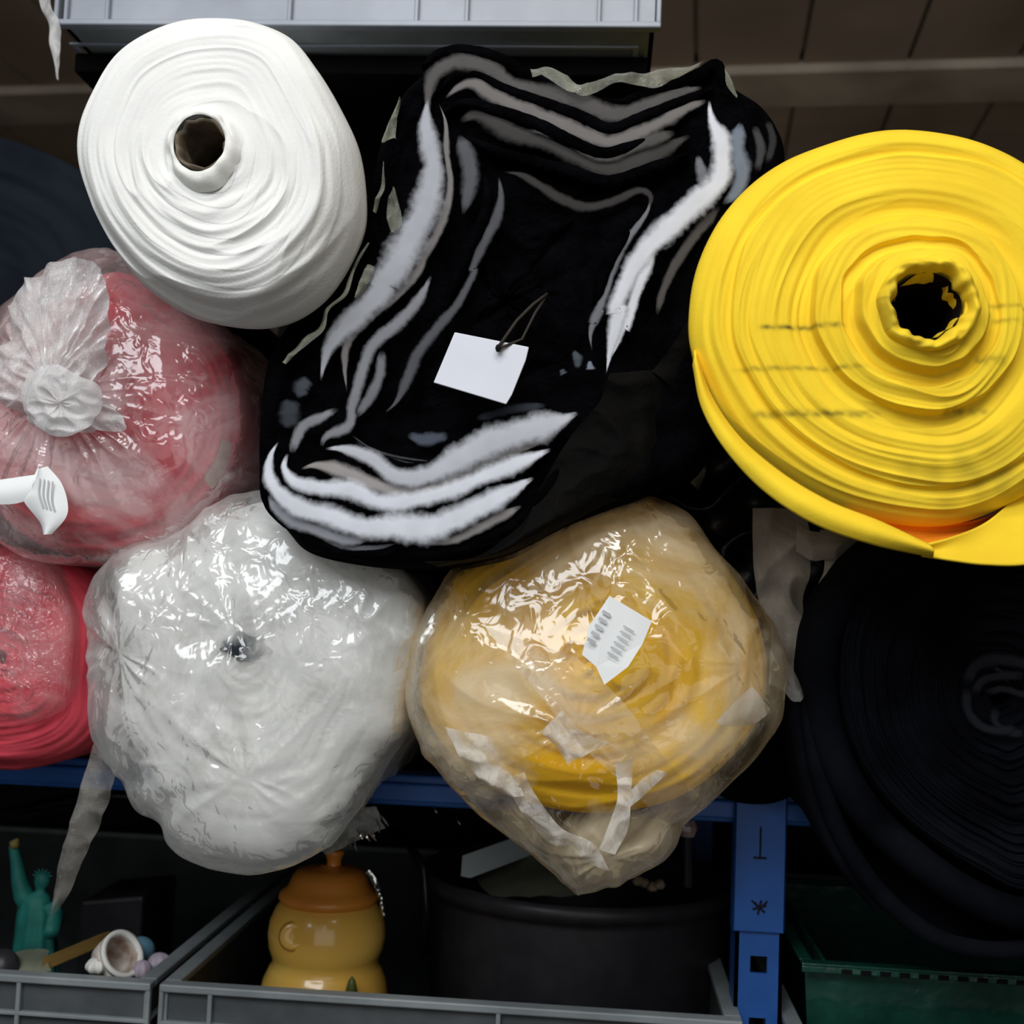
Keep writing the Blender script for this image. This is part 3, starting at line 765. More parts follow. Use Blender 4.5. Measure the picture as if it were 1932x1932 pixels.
lay = [  # light falloff into the recesses is painted into these layer greys
 (c1_([(262, 560), (262, 430), (290, 345), (360, 295), (450, 288), (560, 325), (650, 390), (800, 425), (950, 465), (1110, 525), (1250, 485), (1400, 425), (1530, 395)]), [18, 26, 22, 30, 22, 24], YP-.004, .085, warm),
 (c1_([(330, 455), (400, 400), (470, 385), (560, 440), (700, 500), (850, 560), (960, 610), (1080, 650), (1180, 625), (1300, 570), (1450, 490), (1545, 455)]), [16, 22, 24, 24, 24, 20, 26], YP-.003, .15, warm),
 (c1_([(390, 560), (500, 525), (650, 610), (800, 650), (950, 715), (1080, 765), (1200, 740), (1320, 690), (1470, 610)]), [30, 34, 26, 30, 40, 34, 20], YP+.001, .05, warm),
 (c1_([(700, 590), (850, 620), (1000, 700), (1090, 715), (1250, 650), (1400, 600)]), [10, 14, 16, 20, 24], YP-.003, .075, warm),
 (c1_([(262, 430), (250, 540), (262, 640), (288, 750), (275, 870), (240, 980), (190, 1080), (130, 1200), (60, 1290)])+c2_([(640, 235), (520, 352), (425, 460), (392, 540), (372, 640)]), [18, 32, 30, 48, 54, 52, 46, 36, 24, 12], YP-.006, .36, cool),
 (c2_([(820, 40), (700, 170), (560, 290), (450, 380), (390, 440)]), [20, 26, 22, 16], YP-.004, .2, cool),
 (c1_([(305, 460), (340, 560), (345, 700), (362, 820), (350, 930), (305, 1060), (240, 1170)])+c2_([(820, 125), (715, 245), (600, 340), (500, 450), (485, 560), (495, 690)]), [5, 10, 8, 14, 14, 14, 10, 10, 14, 6], YP-.004, .17, warm),
 (c1_([(395, 600), (435, 700), (455, 800), (440, 900), (415, 990)]), [8, 26, 30, 22, 6], YP-.002, .09, cool),
 (c2_([(885, 130), (820, 260), (720, 370), (610, 470), (560, 600), (520, 740), (505, 830), (400, 880), (375, 940)]), [14, 18, 20, 22, 18, 18, 14, 20, 18], YP-.004, .21, cool),
 (c2_([(655, 470), (645, 600), (600, 700), (530, 800)]), [12, 18, 16, 10], YP-.003, .16, cool),
 (c1_([(580, 790), (592, 900), (570, 1000), (510, 1110), (460, 1230)])+c2_([(1075, 130), (1000, 275), (920, 370), (820, 500), (770, 620), (720, 720), (655, 780)]), [12, 16, 20, 12, 12, 16, 18, 16, 8], YP-.001, .085, cool),
 (c1_([(590, 780), (700, 805), (850, 900), (980, 945), (1100, 920), (1220, 870), (1275, 900), (1250, 980)]), [6, 12, 16, 14, 12, 8], YP, .04, warm),
 (c1_([(1275, 900), (1250, 980), (1130, 1150), (1070, 1330), (1010, 1480)])+c2_([(1650, 300), (1605, 400), (1612, 500)]), [10, 8, 16, 12, 14, 12, 4], YP-.002, .16, cool),
 (c1_([(1540, 440), (1550, 540), (1590, 640), (1600, 720), (1585, 830), (1480, 930), (1350, 1050), (1230, 1170), (1160, 1290), (1110, 1420)])+c2_([(1740, 290), (1705, 430), (1672, 610)]), [14, 30, 30, 38, 36, 34, 28, 26, 20, 6], YP-.008, .6, cool),
 (c1_([(1520, 860), (1400, 960), (1300, 1040), (1200, 1150)]), [14, 18, 20, 10], YP-.004, .16, cool),
 (c1_([(1300, 1110), (1235, 1260), (1190, 1400), (1160, 1500)])+c2_([(1770, 330), (1730, 430), (1690, 540)]), [14, 22, 14, 16, 14, 4], YP-.008, .6, cool),
 (c1_([(1690, 540), (1665, 680), (1690, 800), (1660, 880), (1590, 940)]), [10, 26, 28, 20, 10], YP-.004, .19, (.85, 1, 1.25)),
 (c1_([(1600, 930), (1480, 1070), (1390, 1200), (1330, 1330), (1300, 1450)]), [14, 16, 14, 12, 12], YP-.002, .07, warm),
 (c1_([(1485, 700), (1510, 800), (1520, 870)]), [6, 18, 14], YP-.004, .16, cool),
 (c1_([(1740, 560), (1775, 680), (1755, 800)]), [8, 16, 10], YP-.002, .05, cool),
 (c1_([(1800, 540), (1830, 640), (1800, 760)]), [8, 12, 8], YP-.001, .03, cool),
 (c2_([(380, 935), (480, 935), (600, 975), (720, 1060), (850, 1060), (1000, 985), (1150, 905), (1300, 855), (1450, 815), (1560, 765)]), [14, 20, 24, 26, 34, 44, 46, 44, 46, 20], YP-.010, .5, cool),
 (c2_([(270, 1030), (360, 1010), (480, 1040), (600, 1090), (700, 1115), (900, 1110), (1100, 1000), (1300, 930), (1450, 870)]), [14, 24, 22, 26, 20, 14, 10], YP-.007, .3, warm),
 (c2_([(470, 745), (380, 790), (300, 830), (262, 900), (240, 970)]), [8, 14, 16, 16, 14], YP-.004, .22, cool),
 (c2_([(230, 940), (210, 1020), (270, 1090), (400, 1115), (520, 1120), (640, 1175), (760, 1175), (950, 1130), (1100, 1070), (1250, 1010), (1440, 930)]), [18, 24, 22, 34, 30, 28, 28, 26, 26, 30, 22], YP-.013, .66, cool),
 (c2_([(190, 890), (150, 960), (140, 1050), (190, 1140), (290, 1210), (420, 1240), (560, 1290), (700, 1290), (880, 1295), (1030, 1235), (1200, 1150), (1355, 1060)]), [10, 20, 26, 28, 34, 34, 42, 42, 40, 34, 36, 24], YP-.012, .66, cool),
 (c2_([(130, 1120), (160, 1190), (240, 1260), (350, 1300), (470, 1345), (620, 1350)]), [8, 18, 20, 18, 20, 8], YP-.008, .28, cool),
 (c2_([(740, 1340), (850, 1355), (980, 1350), (1150, 1265), (1300, 1190)]), [8, 10, 14, 16, 12], YP-.008, .24, warm),
 (c2_([(200, 1290), (330, 1310), (470, 1375), (620, 1385), (740, 1360)]), [4, 6, 10, 8, 4], YP-.006, .14, cool),
 (c2_([(250, 700), (235, 780), (250, 850)]), [20, 34, 16], YP-.002, .05, (.9, 1, 1.2)),
 (c2_([(330, 610), (290, 660), (300, 710)]), [14, 26, 14], YP-.003, .07, (.9, 1, 1.2)),
 (c2_([(760, 865), (850, 895), (970, 870)]), [8, 20, 10], YP-.002, .09, (.85, 1, 1.3)),
 (c2_([(1060, 800), (1150, 780), (1280, 750), (1420, 735)]), [8, 14, 16, 6], YP-.002, .05, (.85, 1, 1.3)),
 (c2_([(1010, 900), (1100, 870), (1200, 840)]), [6, 12, 6], YP-.002, .04, (.85, 1, 1.3)),
 (c2_([(500, 860), (600, 930), (720, 970), (900, 995)]), [2, 4, 4, 2], YP-.002, .05, cool),
 (c2_([(520, 890), (620, 955), (740, 990), (860, 1010)]), [2, 3, 3, 2], YP-.003, .05, cool),
 (c2_([(1525, 480), (1545, 530), (1540, 575)]), [4, 16, 4], YP-.003, .08, (.85, 1, 1.2)),
 (c2_([(1470, 570), (1485, 600)]), [6, 14], YP-.003, .07, (.85, 1, 1.2)),
 (c2_([(1600, 530), (1603, 580)]), [5, 14], YP-.003, .2, (.85, 1, 1.2)),
]
for i, (pts, w, y, v, tn) in enumerate(lay):
    k = 'fl_%d' % i
    mm = fuzz(k, tuple(min(.9, v*x) for x in tn))
    band('backing_layer', pts, w, y-.002, mm, t, .13, .0, seed=i*3.3, soft=True)
# black nap ridges between the pale layers
nap = [c1_([(300, 420), (380, 350), (480, 340), (600, 400), (760, 460), (950, 530), (1090, 590), (1250, 530), (1450, 450), (1560, 400)]),
       c1_([(310, 520), (420, 470), (560, 500), (760, 570), (960, 670), (1090, 700), (1300, 620)]),
       c1_([(420, 620), (600, 700), (900, 780), (1080, 830), (1300, 760), (1450, 700)]),
       c1_([(230, 300), (330, 240), (470, 240), (620, 290), (760, 380)]), c1_([(1120, 470), (1300, 420), (1480, 350), (1570, 300), (1600, 400)]),
       c1_([(520, 800), (530, 950), (450, 1130), (360, 1350)]), c1_([(1180, 1050), (1080, 1200), (1020, 1380)]),
       c2_([(700, 1130), (900, 1140), (1150, 1040), (1400, 930)]), c2_([(420, 1200), (700, 1240), (900, 1220), (1200, 1100), (1350, 1010)]),
       c2_([(100, 1000), (130, 1180), (260, 1300), (480, 1400), (800, 1400), (1050, 1370), (1300, 1250), (1450, 1050), (1560, 850)]),
       c2_([(600, 940), (760, 1020), (950, 990), (1200, 860), (1500, 780)])]
for i, pts in enumerate(nap):
    band('black_nap', pts, [16, 26, 22], YP-.004, M['black_plush'], t, .6, .02, seed=50+i)
# black sheet wrapped round the lower right
strip('outer_wrap', [(1150, 705), (1130, 760), (1095, 800), (1060, 850), (1020, 920), (990, 980), (900, 1050), (800, 1060)], [(1330, 700), (1330, 800), (1320, 870), (1240, 915), (1150, 950), (1070, 990), (960, 1045), (830, 1070)], YP-.006, [YP+.03, YP+.03, YP+.02, YP+.01, YP+.005, YP, YP, YP], M['black_sheet'], t, 120, 40, .010, .003, 40)
strip('outer_wrap', [(1400, 480), (1330, 560), (1270, 650), (1230, 700)], [(1430, 600), (1400, 680), (1360, 740), (1330, 800)], YP-.002, YP+.03, M['black_sheet'], t, 60, 20, .006, .004, 40)
# olive film scraps along the top; left strips paint highlights of the plastic
strip('film_and_sheen', c1_([(725, 305), (850, 325), (960, 390), (1090, 350), (1280, 330), (1420, 310), (1520, 280)]), c1_([(735, 345), (800, 360), (960, 440), (1100, 385), (1285, 400), (1400, 360), (1480, 310)]), YP-.01, YP-.012, M['pvc_olive'], t, 90, 8, .002, .004, 60)
strip('film_and_sheen', c1_([(1610, 310), (1640, 360), (1670, 440)]), c1_([(1612, 330), (1620, 390), (1665, 450)]), YP-.012, YP-.012, M['pvc_olive'], t, 30, 5, .001, .001, 60)
strip('film_and_sheen', c2_([(600, 0), (540, 110), (500, 230), (420, 300), (390, 400), (320, 460), (215, 550)]), c2_([(590, 0), (520, 110), (480, 225), (400, 300), (360, 390), (290, 440), (200, 540)]), YP-.014, YP-.012, M['pvc_olive'], t, 90, 6, .002, .003, 60, grime=.2)
strip('film_and_sheen', c2_([(590, 95), (560, 160), (530, 250)]), c2_([(625, 110), (600, 175), (545, 255)]), YP-.014, YP-.012, M['pvc_olive'], t, 40, 6, .002, .003, 60)
strip('film_and_sheen', c1_([(130, 440), (90, 550), (50, 650), (90, 640)]), c1_([(135, 450), (120, 560), (115, 630), (120, 640)]), YP-.014, YP-.012, M['pvc_olive'], t, 40, 6, .002, .003, 60)
strip('film_and_sheen', c1_([(60, 740), (40, 850), (5, 960)]), c1_([(62, 745), (60, 860), (20, 970)]), YP-.012, YP-.012, M['pvc_olive'], t, 40, 6, .002, .003, 60)
strip('film_and_sheen', c1_([(100, 850), (70, 960), (90, 1060)]), c1_([(110, 860), (140, 1000), (105, 1060)]), YP-.012, YP-.012, M['pvc_olive'], t, 40, 6, .002, .003, 60, grime=-.15)
strip('film_and_sheen', [(1290, 870), (1312, 890), (1300, 912)], [(1330, 860), (1330, 895), (1318, 925)], .93, .93, M['pvc_olive'], t, 30, 10, .003, .006, 60)

# ---- white card tag tied inside the plush roll
t2 = thing('paper_tag', P(915, 700, YP-.03), 'blank white card tag on dark twine inside the black plush roll', 'tag')
cs_ = [(858, 627), (998, 655), (992, 680), (966, 745), (955, 763), (818, 722)]
V = [P(x, y, YP-.03+.004*(x-818)/180)[:] for x, y in cs_]
cx = sum(v[0] for v in V)/6; cz = sum(v[2] for v in V)/6
o = obj('card', V, [(0, 5, 4, 3, 2, 1)], M['tag_paper'], t2, False); solid(o, .0012); bevel(o, .0004, 1)
q = P(940, 657, YP-.032)
MB().tube([q+Vector((0, .0, .0022)), q, q+Vector((0, 0, -.0022))], [.0012, .002, .0012], 8).build('hole', M['hole_dark'], t2)
mb = MB()
mb.tube([P(940, 655, YP-.031), P(975, 605, YP-.022), P(1005, 575, YP-.012), P(1032, 555, YP+.004)], .0011, 8)
mb.tube([P(942, 657, YP-.031), P(985, 640, YP-.024), P(1010, 590, YP-.012), P(1030, 560, YP+.004)], .0009, 8)
mb.build('twine', M['twine'], t2, True)

# ================================================================== BAGGED ROLLS
def inner(out_px, c, Y, Yb, m, parent, s=.95, name='fabric_roll_core', hole=14, seed=0, am=.003, clamp=True, sy=0):
    cx, cy = c
    o2 = [(cx+(x-cx)*s, cy+(y-cy)*s+sy) for x, y in out_px]
    r_ = rings(am, 12, .8, seed)
    return roll('wound_fabric', o2, c, hole, Y, Yb, m, parent, lambda tt, cs, sn: r_(tt, sn, cs), nth=200, nr=80, edge=.03, clamp=clamp)

# ---- pink bag, upper
YB1 = .86
o1 = [(215, 478), (280, 510), (330, 560), (390, 600), (435, 650), (462, 720), (472, 800), (460, 870), (430, 920), (380, 975), (330, 1015), (270, 1048), (210, 1068), (150, 1068), (80, 1058), (20, 1030), (-40, 980), (-80, 900), (-90, 800), (-70, 700), (-20, 620), (40, 560), (100, 510), (160, 482)]
t = thing('bagged_fabric_roll', P(200, 1060, YB1+.2), 'pink fabric roll in a knotted clear bag, just below the white fabric roll', 'bagged fabric roll')
inner(o1, (215, 790), YB1+.004, 1.4, M['pink_fabric'], t, .94, seed=51, clamp=False)
kp = XZ(120, 740, YB1)
bag('plastic_bag', o1, (200, 790), YB1, .045, 1.4, M['pvc_pink'], t, [(150, 760, 9, .006, .09), (210, 770, 5, .004, .12)], .0028, 14, seed=1, clamp=False,
    grime=lambda x, z: .25*math.exp(-((x-kp[0])/.05)**2-((z-kp[1]-.01)/.05)**2))
# knotted tuft of film
kn = thing  # keep name space tidy
A = [(60, 560), (25, 600), (5, 650), (-10, 710), (20, 770), (60, 810), (100, 825)]
def tuft(name, out_px, c_px, Y0, h, m, parent, seed, k=8, amp=.006, nth=160, nr=40, label=None, root=None):
    out = closed([XZ(*q, Y0) for q in out_px], nth); c = Vector(XZ(*c_px, Y0)); V = []; mk = []
    for i in range(nr):
        tt = i/(nr-1)
        for kk in range(nth):
            q = c.lerp(out[kk], tt); al = 2*PI*kk/nth
            y = Y0-h*(1-tt**2)-amp*(1-abs(nz(math.cos(al)*k*.5+seed, math.sin(al)*k*.5, tt*1.5))*2.4)*tt**.5-.0025*ridge(q.x*70, q.y*70, seed)
            V.append((q.x, y, q.y)); mk.append(0)
    return obj(name, V, gridfaces(nr, nth), m, parent, mask=mk, label=label)
tuft('bag_knot', [(175, 495), (205, 530), (212, 600), (205, 680), (180, 740), (205, 755), (245, 800), (235, 815), (170, 815), (120, 825), (85, 815), (40, 780), (5, 760), (-15, 710), (5, 660), (25, 620), (30, 570), (60, 530), (110, 500)], (110, 735), .815, .012, M['pvc_knot'], t, 3, 9, .009, label='milky gathered neck of the bag')
tuft('bag_knot', [(60, 700), (110, 690), (150, 710), (190, 730), (190, 780), (160, 815), (110, 825), (70, 800), (45, 760)], (125, 765), .80, .008, M['pvc_knot'], t, 8, 3, .004)
strip('tape', [(420, 828), (405, 870), (385, 900)], [(440, 838), (425, 885), (400, 925)], YB1-.012, YB1-.004, M['tape'], t, 30, 8, .001)
# paper label hanging
lb = strip('paper_label', [(0, 905), (35, 900), (73, 893), (72, 880)], [(0, 952), (30, 950), (55, 942), (60, 935)], .808, .806, M['sticker_paper'], t, 40, 8, .003)
lb2 = strip('paper_label', [(72, 890), (55, 925), (45, 945), (75, 985), (82, 1010)], [(90, 880), (115, 910), (127, 945), (125, 975), (98, 1008)], .806, .804, M['sticker_paper'], t, 60, 12, .004, label='curled printed paper label')
for k in range(4):
    strip('print_line', [(74+k*8, 902+k*2), (72+k*8, 930+k*4), (80+k*7, 958+k*2)], [(77+k*8, 902+k*2), (75+k*8, 930+k*4), (83+k*7, 958+k*2)], .800, .800, M['ink'], lb2, 20, 2)

# ---- pink bag, lower
YB2 = .885
o2 = [(-20, 1022), (40, 1035), (100, 1052), (150, 1080), (180, 1130), (190, 1200), (186, 1290), (186, 1370), (160, 1410), (110, 1440), (50, 1458), (-10, 1466), (-90, 1455), (-180, 1410), (-230, 1330), (-240, 1230), (-210, 1130), (-130, 1050)]
t = thing('bagged_fabric_roll', P(0, 1460, YB2+.2), 'pink fabric roll in clear film lying on the blue beam at left edge', 'bagged fabric roll')
inner(o2, (0, 1240), YB2+.002, 1.4, M['pink_fabric'], t, .985, seed=61)
o2b = [(-20, 1030), (40, 1040), (90, 1065), (125, 1110), (138, 1180), (140, 1260), (130, 1320), (90, 1350), (20, 1370), (-60, 1370), (-150, 1340), (-190, 1250), (-160, 1130), (-90, 1050)]
bag('plastic_bag', o2b, (-20, 1210), YB2-.003, .022, .91, M['pvc_pink_thin'], t, [(-60, 1200, 7, .004, .1)], .003, 15, seed=12, nth=300, nr=110)

# ---- white bag
YB3 = .86
o3 = [(500, 925), (560, 935), (620, 965), (700, 1040), (750, 1075), (785, 1120), (797, 1170), (780, 1250), (772, 1320), (760, 1390), (725, 1440), (692, 1490), (660, 1545), (615, 1595), (560, 1630), (500, 1646), (430, 1640), (370, 1620), (330, 1590), (312, 1550), (265, 1520), (235, 1470), (205, 1430), (186, 1380), (184, 1300), (178, 1240), (168, 1180), (178, 1120), (205, 1070), (260, 1035), (320, 1010), (380, 975), (440, 938)]
t = thing('bagged_fabric_roll', P(470, 1640, YB3+.2), 'white fabric roll in crinkled clear film, hanging over the blue beam', 'bagged fabric roll')
inner(o3, (472, 1225), YB3-.008, 1.4, M['white_fabric'], t, .93, hole=24, seed=71, sy=-8)
hc = P(472, 1222, YB3)  # dark disc below stands in for the shade of the core hole
MB().lathe([(0, 0), (.010, .0), (.0125, .003), (.0125, .02), (0, .02)], (0, 0, 0), 48, .5).xf(Matrix.Translation((hc.x, hc.y-.014, hc.z)) @ Matrix.Diagonal((1.35, 1, .75, 1)) @ Matrix.Rotation(-PI/2, 4, 'X')).build('hole_shade_disc', mat('slate_hole_shade', (.03, .04, .06), .8), t, True, label='blue-grey disc standing in for the dark core hole')
hq = XZ(472, 1222, YB3)
bag('plastic_bag', o3, (472, 1260), YB3, .05, 1.4, M['pvc_white'], t, [(265, 1230, 5, .004, .09), (480, 1190, 4, .002, .14), (500, 1450, 5, .003, .1)], .0036, 18, seed=23,
    grime=lambda x, z: -.42*math.exp(-((x-hq[0])/.02)**2-((z-hq[1])/.009)**2))
tail = strip('film_tail', [(180, 1400), (165, 1450), (140, 1530), (115, 1620), (105, 1680), (97, 1728)], [(232, 1425), (218, 1470), (195, 1540), (160, 1620), (130, 1690), (99, 1728)], [.86, .855, .85, .85, .85, .85], .852, M['pvc_clear'], t, 80, 10, .004, .003, 50, label='long clear tail of film')

# ---- yellow bag
YB4 = .855
o4 = [(1180, 924), (1240, 940), (1300, 970), (1350, 1030), (1395, 1085), (1430, 1140), (1462, 1200), (1480, 1260), (1477, 1320), (1462, 1370), (1430, 1425), (1390, 1470), (1340, 1515), (1290, 1552), (1270, 1590), (1235, 1625), (1190, 1650), (1140, 1668), (1098, 1679), (1086, 1679), (1045, 1638), (1000, 1595), (950, 1560), (900, 1520), (850, 1475), (810, 1430), (782, 1375), (766, 1300), (775, 1230), (800, 1160), (830, 1105), (870, 1060), (950, 1020), (1040, 975), (1110, 940)]
t = thing('bagged_fabric_roll', P(1120, 1600, YB4+.2), 'yellow fabric roll in a loose clear bag with a white sticker', 'bagged fabric roll')
o4i = [(1180, 926), (1255, 945), (1335, 1010), (1400, 1095), (1445, 1180), (1460, 1280), (1440, 1370), (1380, 1450), (1290, 1515), (1180, 1545), (1080, 1545), (970, 1520), (870, 1460), (805, 1385), (778, 1290), (800, 1175), (845, 1085), (950, 1012), (1080, 948)]
r4 = rings(.004, 9, .9, 81)
roll('wound_fabric', o4i, (1120, 1240), 12, YB4-.006, 1.4, M['yellow_roll2'], t, lambda tt, cs, sn: r4(tt, sn, cs), nth=240, nr=90, edge=.035)
mp1 = XZ(950, 1250, YB4); mp2 = XZ(900, 1420, YB4); mp3 = XZ(1120, 1620, YB4); mp4 = XZ(1130, 1470, YB4); mp5 = XZ(1420, 1280, YB4)
def gy(x, z):
    g = lambda p, a_, b_: math.exp(-((x-p[0])/a_)**2-((z-p[1])/b_)**2)
    return .25*g(mp1, .045, .03)+.35*g(mp2, .03, .04)+.35*g(mp3, .06, .022)-.5*g(mp4, .05, .02)+.2*g(mp5, .02, .03)
bag('plastic_bag', o4, (1120, 1290), YB4, .052, 1.4, M['pvc_yellow'], t, [(1090, 1360, 5, .003, .16), (1400, 1250, 4, .003, .12), (1150, 1600, 4, .004, .06)], .0036, 13, seed=37, grime=gy)
# white folds of film at the bottom (Y-shaped)
strip('film_fold', [(945, 1470), (985, 1530), (1030, 1585), (1080, 1600), (1110, 1630)], [(990, 1455), (1010, 1500), (1060, 1560), (1120, 1590), (1150, 1640)], .8100, .8080, M['pvc_fold'], t, 60, 10, .001, .005, 45)
strip('film_fold', [(1160, 1440), (1165, 1500), (1150, 1550), (1130, 1600)], [(1195, 1430), (1190, 1500), (1185, 1560), (1160, 1610)], .8030, .8030, M['pvc_fold'], t, 60, 8, .001, .005, 45, grime=.15)
strip('film_fold', [(1180, 1500), (1210, 1470), (1240, 1450)], [(1190, 1520), (1225, 1490), (1260, 1455)], .8030, .8030, M['pvc_fold'], t, 30, 8, .001, .005, 45, grime=.15)
strip('film_fold', [(840, 1370), (870, 1430), (920, 1480), (960, 1500)], [(930, 1390), (950, 1440), (980, 1480), (990, 1500)], .8100, .8100, M['pvc_fold'], t, 40, 14, .004, .004, 60, grime=.15)
strip('film_fold', [(1020, 1380), (1050, 1410), (1070, 1440)], [(1060, 1340), (1100, 1380), (1150, 1400)], .8010, .8010, M['pvc_fold'], t, 30, 14, .004, .004, 60, grime=.2)
# corner spike of film at the right
strip('film_corner', [(1455, 1175), (1482, 1235), (1504, 1280), (1516, 1310)], [(1450, 1290), (1475, 1302), (1494, 1322), (1510, 1324)], .8650, .8570, M['pvc_clear'], t, 40, 12, .003, .003, 60, grime=.25)
strip('film_corner', [(1350, 1362), (1380, 1330), (1412, 1300), (1420, 1296)], [(1370, 1372), (1420, 1365), (1445, 1350), (1452, 1338)], .8250, .8350, M['pvc_knot'], t, 30, 12, .005, .002, 60, grime=.4)
# clear packing tape running diagonally
strip('packing_tape', [(912, 1180), (1000, 1290), (1090, 1400), (1200, 1500), (1260, 1560)], [(1090, 1240), (1180, 1330), (1230, 1400), (1290, 1470), (1330, 1510)], [.8110, .8000, .7970, .8030, .8250], [.8000, .7980, .8000, .8150, .8350], film('tape_film', (.7850, .7, .6), .05, .25, 9, .12, .1, 18, .3), t, 60, 20, .002, .0008, 20)
strip('tape', [(968, 1094), (945, 1130), (915, 1178)], [(962, 1105), (938, 1140), (912, 1182)], .8110, .8100, M['sticker_paper'], t, 20, 4)
st = [(1150, 1124), (1230, 1172), (1212, 1215), (1185, 1258), (1140, 1292), (1125, 1258), (1098, 1235), (1112, 1180)]
V = [P(x, y, .7965-.0015*math.cos((x-1160)/30))[:] for x, y in st]
sk = obj('sticker', V, [tuple(reversed(range(8)))], M['sticker_paper'], t, False, label='white paper sticker with faint print'); solid(sk, .0008)
for k in range(5):
    a0 = (1125+k*3.2, 1215-k*16); 
    strip('print_line', [(1107+k*7, 1208-k*13), (1122+k*7, 1217-k*13)], [(1110+k*7, 1202-k*13), (1125+k*7, 1211-k*13)], .7930, .7930, M['ink'], sk, 8, 2)
for k in range(6):
    strip('print_line', [(1145+k*6, 1232-k*10), (1165+k*6, 1244-k*10)], [(1147+k*6, 1229-k*10), (1167+k*6, 1241-k*10)], .7930, .7930, mat('faint_ink', (.6, .62, .64), .8) if k == 0 else bpy.data.materials['faint_ink'], sk, 8, 2)

# ================================================================== CONTENTS OF THE CRATES
ZF = zr-.24+.004    # crate floor
# orange lidded jar
jc = P(615, 1800, 1.06)
def zj(py): return P(615, py, 1.06).z
k_ = 1.06/F
t = thing('lidded_jar', (jc.x, 1.06, ZF), 'glossy orange double-gourd jar with a darker lid, in the middle crate', 'jar')
pr_j = [(0, ZF), (100, ZF+.001)]
prof = [(.0, 0), (88*k_, 0)]
def pj(lst): return [(r*k_, zj(y)-ZF) for r, y in lst]
body = [(0, 0), (85*k_, 0), (112*k_, .012)]+pj([(120, 1900), (119, 1875), (113, 1845), (103, 1822), (97, 1812), (100, 1800), (106, 1785), (109, 1760), (106, 1735), (97, 1712), (88, 1700), (80, 1697), (70, 1697)])
MB().lathe(body, (jc.x, 1.06, ZF), 80).build('jar_body', M['jar_glaze'], t, True)
lidp = pj([(70, 1698), (88, 1700), (93, 1692), (91, 1684), (80, 1676), (74, 1666), (70, 1654), (62, 1642), (45, 1636), (22, 1634), (14, 1630)])
ld = MB().lathe(lidp, (jc.x, 1.06, ZF), 80).build('lid', M['lid_glaze'], t, True)
MB().lathe(pj([(14, 1631), (13, 1622), (16, 1614), (19, 1607), (17, 1603), (8, 1601), (0, 1601)]), (jc.x+.003, 1.06, ZF), 40).build('knob', M['lid_glaze'], ld, True)
q = P(548, 1770, 1.012)
MB().lathe([(0, -.004), (.010, -.001), (.012, .002), (.009, .005), (.005, .003), (0, .004)], (0, 0, 0), 30).xf(Matrix.Translation((q.x+.001, q.y+.006, q.z)) @ Matrix.Rotation(math.radians(75), 4, 'X')).build('swirl_relief', M['jar_glaze'], t, True)
q = P(662, 1862, 1.006)
MB().lathe([(0, .008), (.003, .004), (.005, -.004), (.002, -.008)], (q.x, q.y+.003, q.z), 16).build('leaf_relief', mat('moss_glaze', (.1, .12, .03), .4), t, True)

# black bucket
BY = 1.17; bc = P(1092, 1645, BY); br_ = 288*BY/F*.985
t = bucket = thing('bucket', (bc.x, BY, ZF), 'large black plastic bucket full of odds and ends', 'bucket')
H = bc.z-ZF
MB().lathe([(0, 0), (br_*.86, 0), (br_*.97, H-.02), (br_*.98, H-.006), (br_*1.0, H-.006), (br_*1.0, H), (br_*.965, H), (br_*.955, H-.01), (br_*.84, .004), (0, .004)], (bc.x, BY, ZF), 96).build('bucket_body', M['black_plastic'], t, True)
MB().lathe([(br_*.985, H-.012), (br_*1.02, H-.012), (br_*1.025, H-.004), (br_*1.01, H+.002), (br_*.97, H+.002), (br_*.965, H-.004)], (bc.x, BY, ZF), 96).build('rim', M['black_plastic'], t, True)
def blk(name, a_, b_, wv, hv, m, label, cat, rnd=.001):
    """bar between two points, with its width and height vectors"""
    a_, b_, wv, hv = map(Vector, (a_, b_, wv, hv))
    V = [a_, a_+wv, a_+wv+hv, a_+hv, b_, b_+wv, b_+wv+hv, b_+hv]
    F_ = [(0, 3, 2, 1), (4, 5, 6, 7), (0, 1, 5, 4), (1, 2, 6, 5), (2, 3, 7, 6), (3, 0, 4, 7)]
    o = obj(name, V, F_, m, None, False); bevel(o, rnd); return tag(o, label, cat)
pa_ = P(868, 1655, BY-.09); pb_ = P(1045, 1590, BY+.02)
blk('wooden_board', pa_, pb_, (.0, .006, .018), (.008, .01, -.003), M['plank'], 'pale blue-grey board sticking out of the bucket on the left', 'board')
# olive clutter sheet inside bucket
o = strip('crumpled_cloth', [(900, 1655), (960, 1620), (1030, 1600), (1090, 1610)], [(930, 1690), (990, 1690), (1060, 1690), (1100, 1685)], [BY-.03, BY, BY, BY], BY-.1, M['olive'], None, 50, 20, .01, .006, 40)
tag(o, 'dull olive cloth lying in the bucket under the board', 'cloth')
q = P(1222, 1668, BY-.09)
mb = MB()
for k in range(4):
    al = k*1.7; mb.lathe([(0, -.004), (.004, -.003), (.0055, 0), (.003, .004), (0, .0045)], (q.x-.008+.006*k, q.y+.003*math.sin(al), q.z+.002*math.cos(al)), 14, .3)
tag(mb.build('gravel_lump', M['sand'], None, True), 'small sandy lump at the bucket rim under the yellow bag', 'stone')
q = P(1298, 1562, BY-.1)
t = thing('glass_stopper', (q.x, q.y, q.z-.01), 'small sparkling pinkish glass knob beside the bottom of the yellow bag', 'glass knob')
MB().lathe([(0, -.008), (.006, -.007), (.0085, -.002), (.0085, .002), (.006, .007), (0, .008)], (q.x, q.y, q.z), 9).build('knob', M['rose_glass'], t)
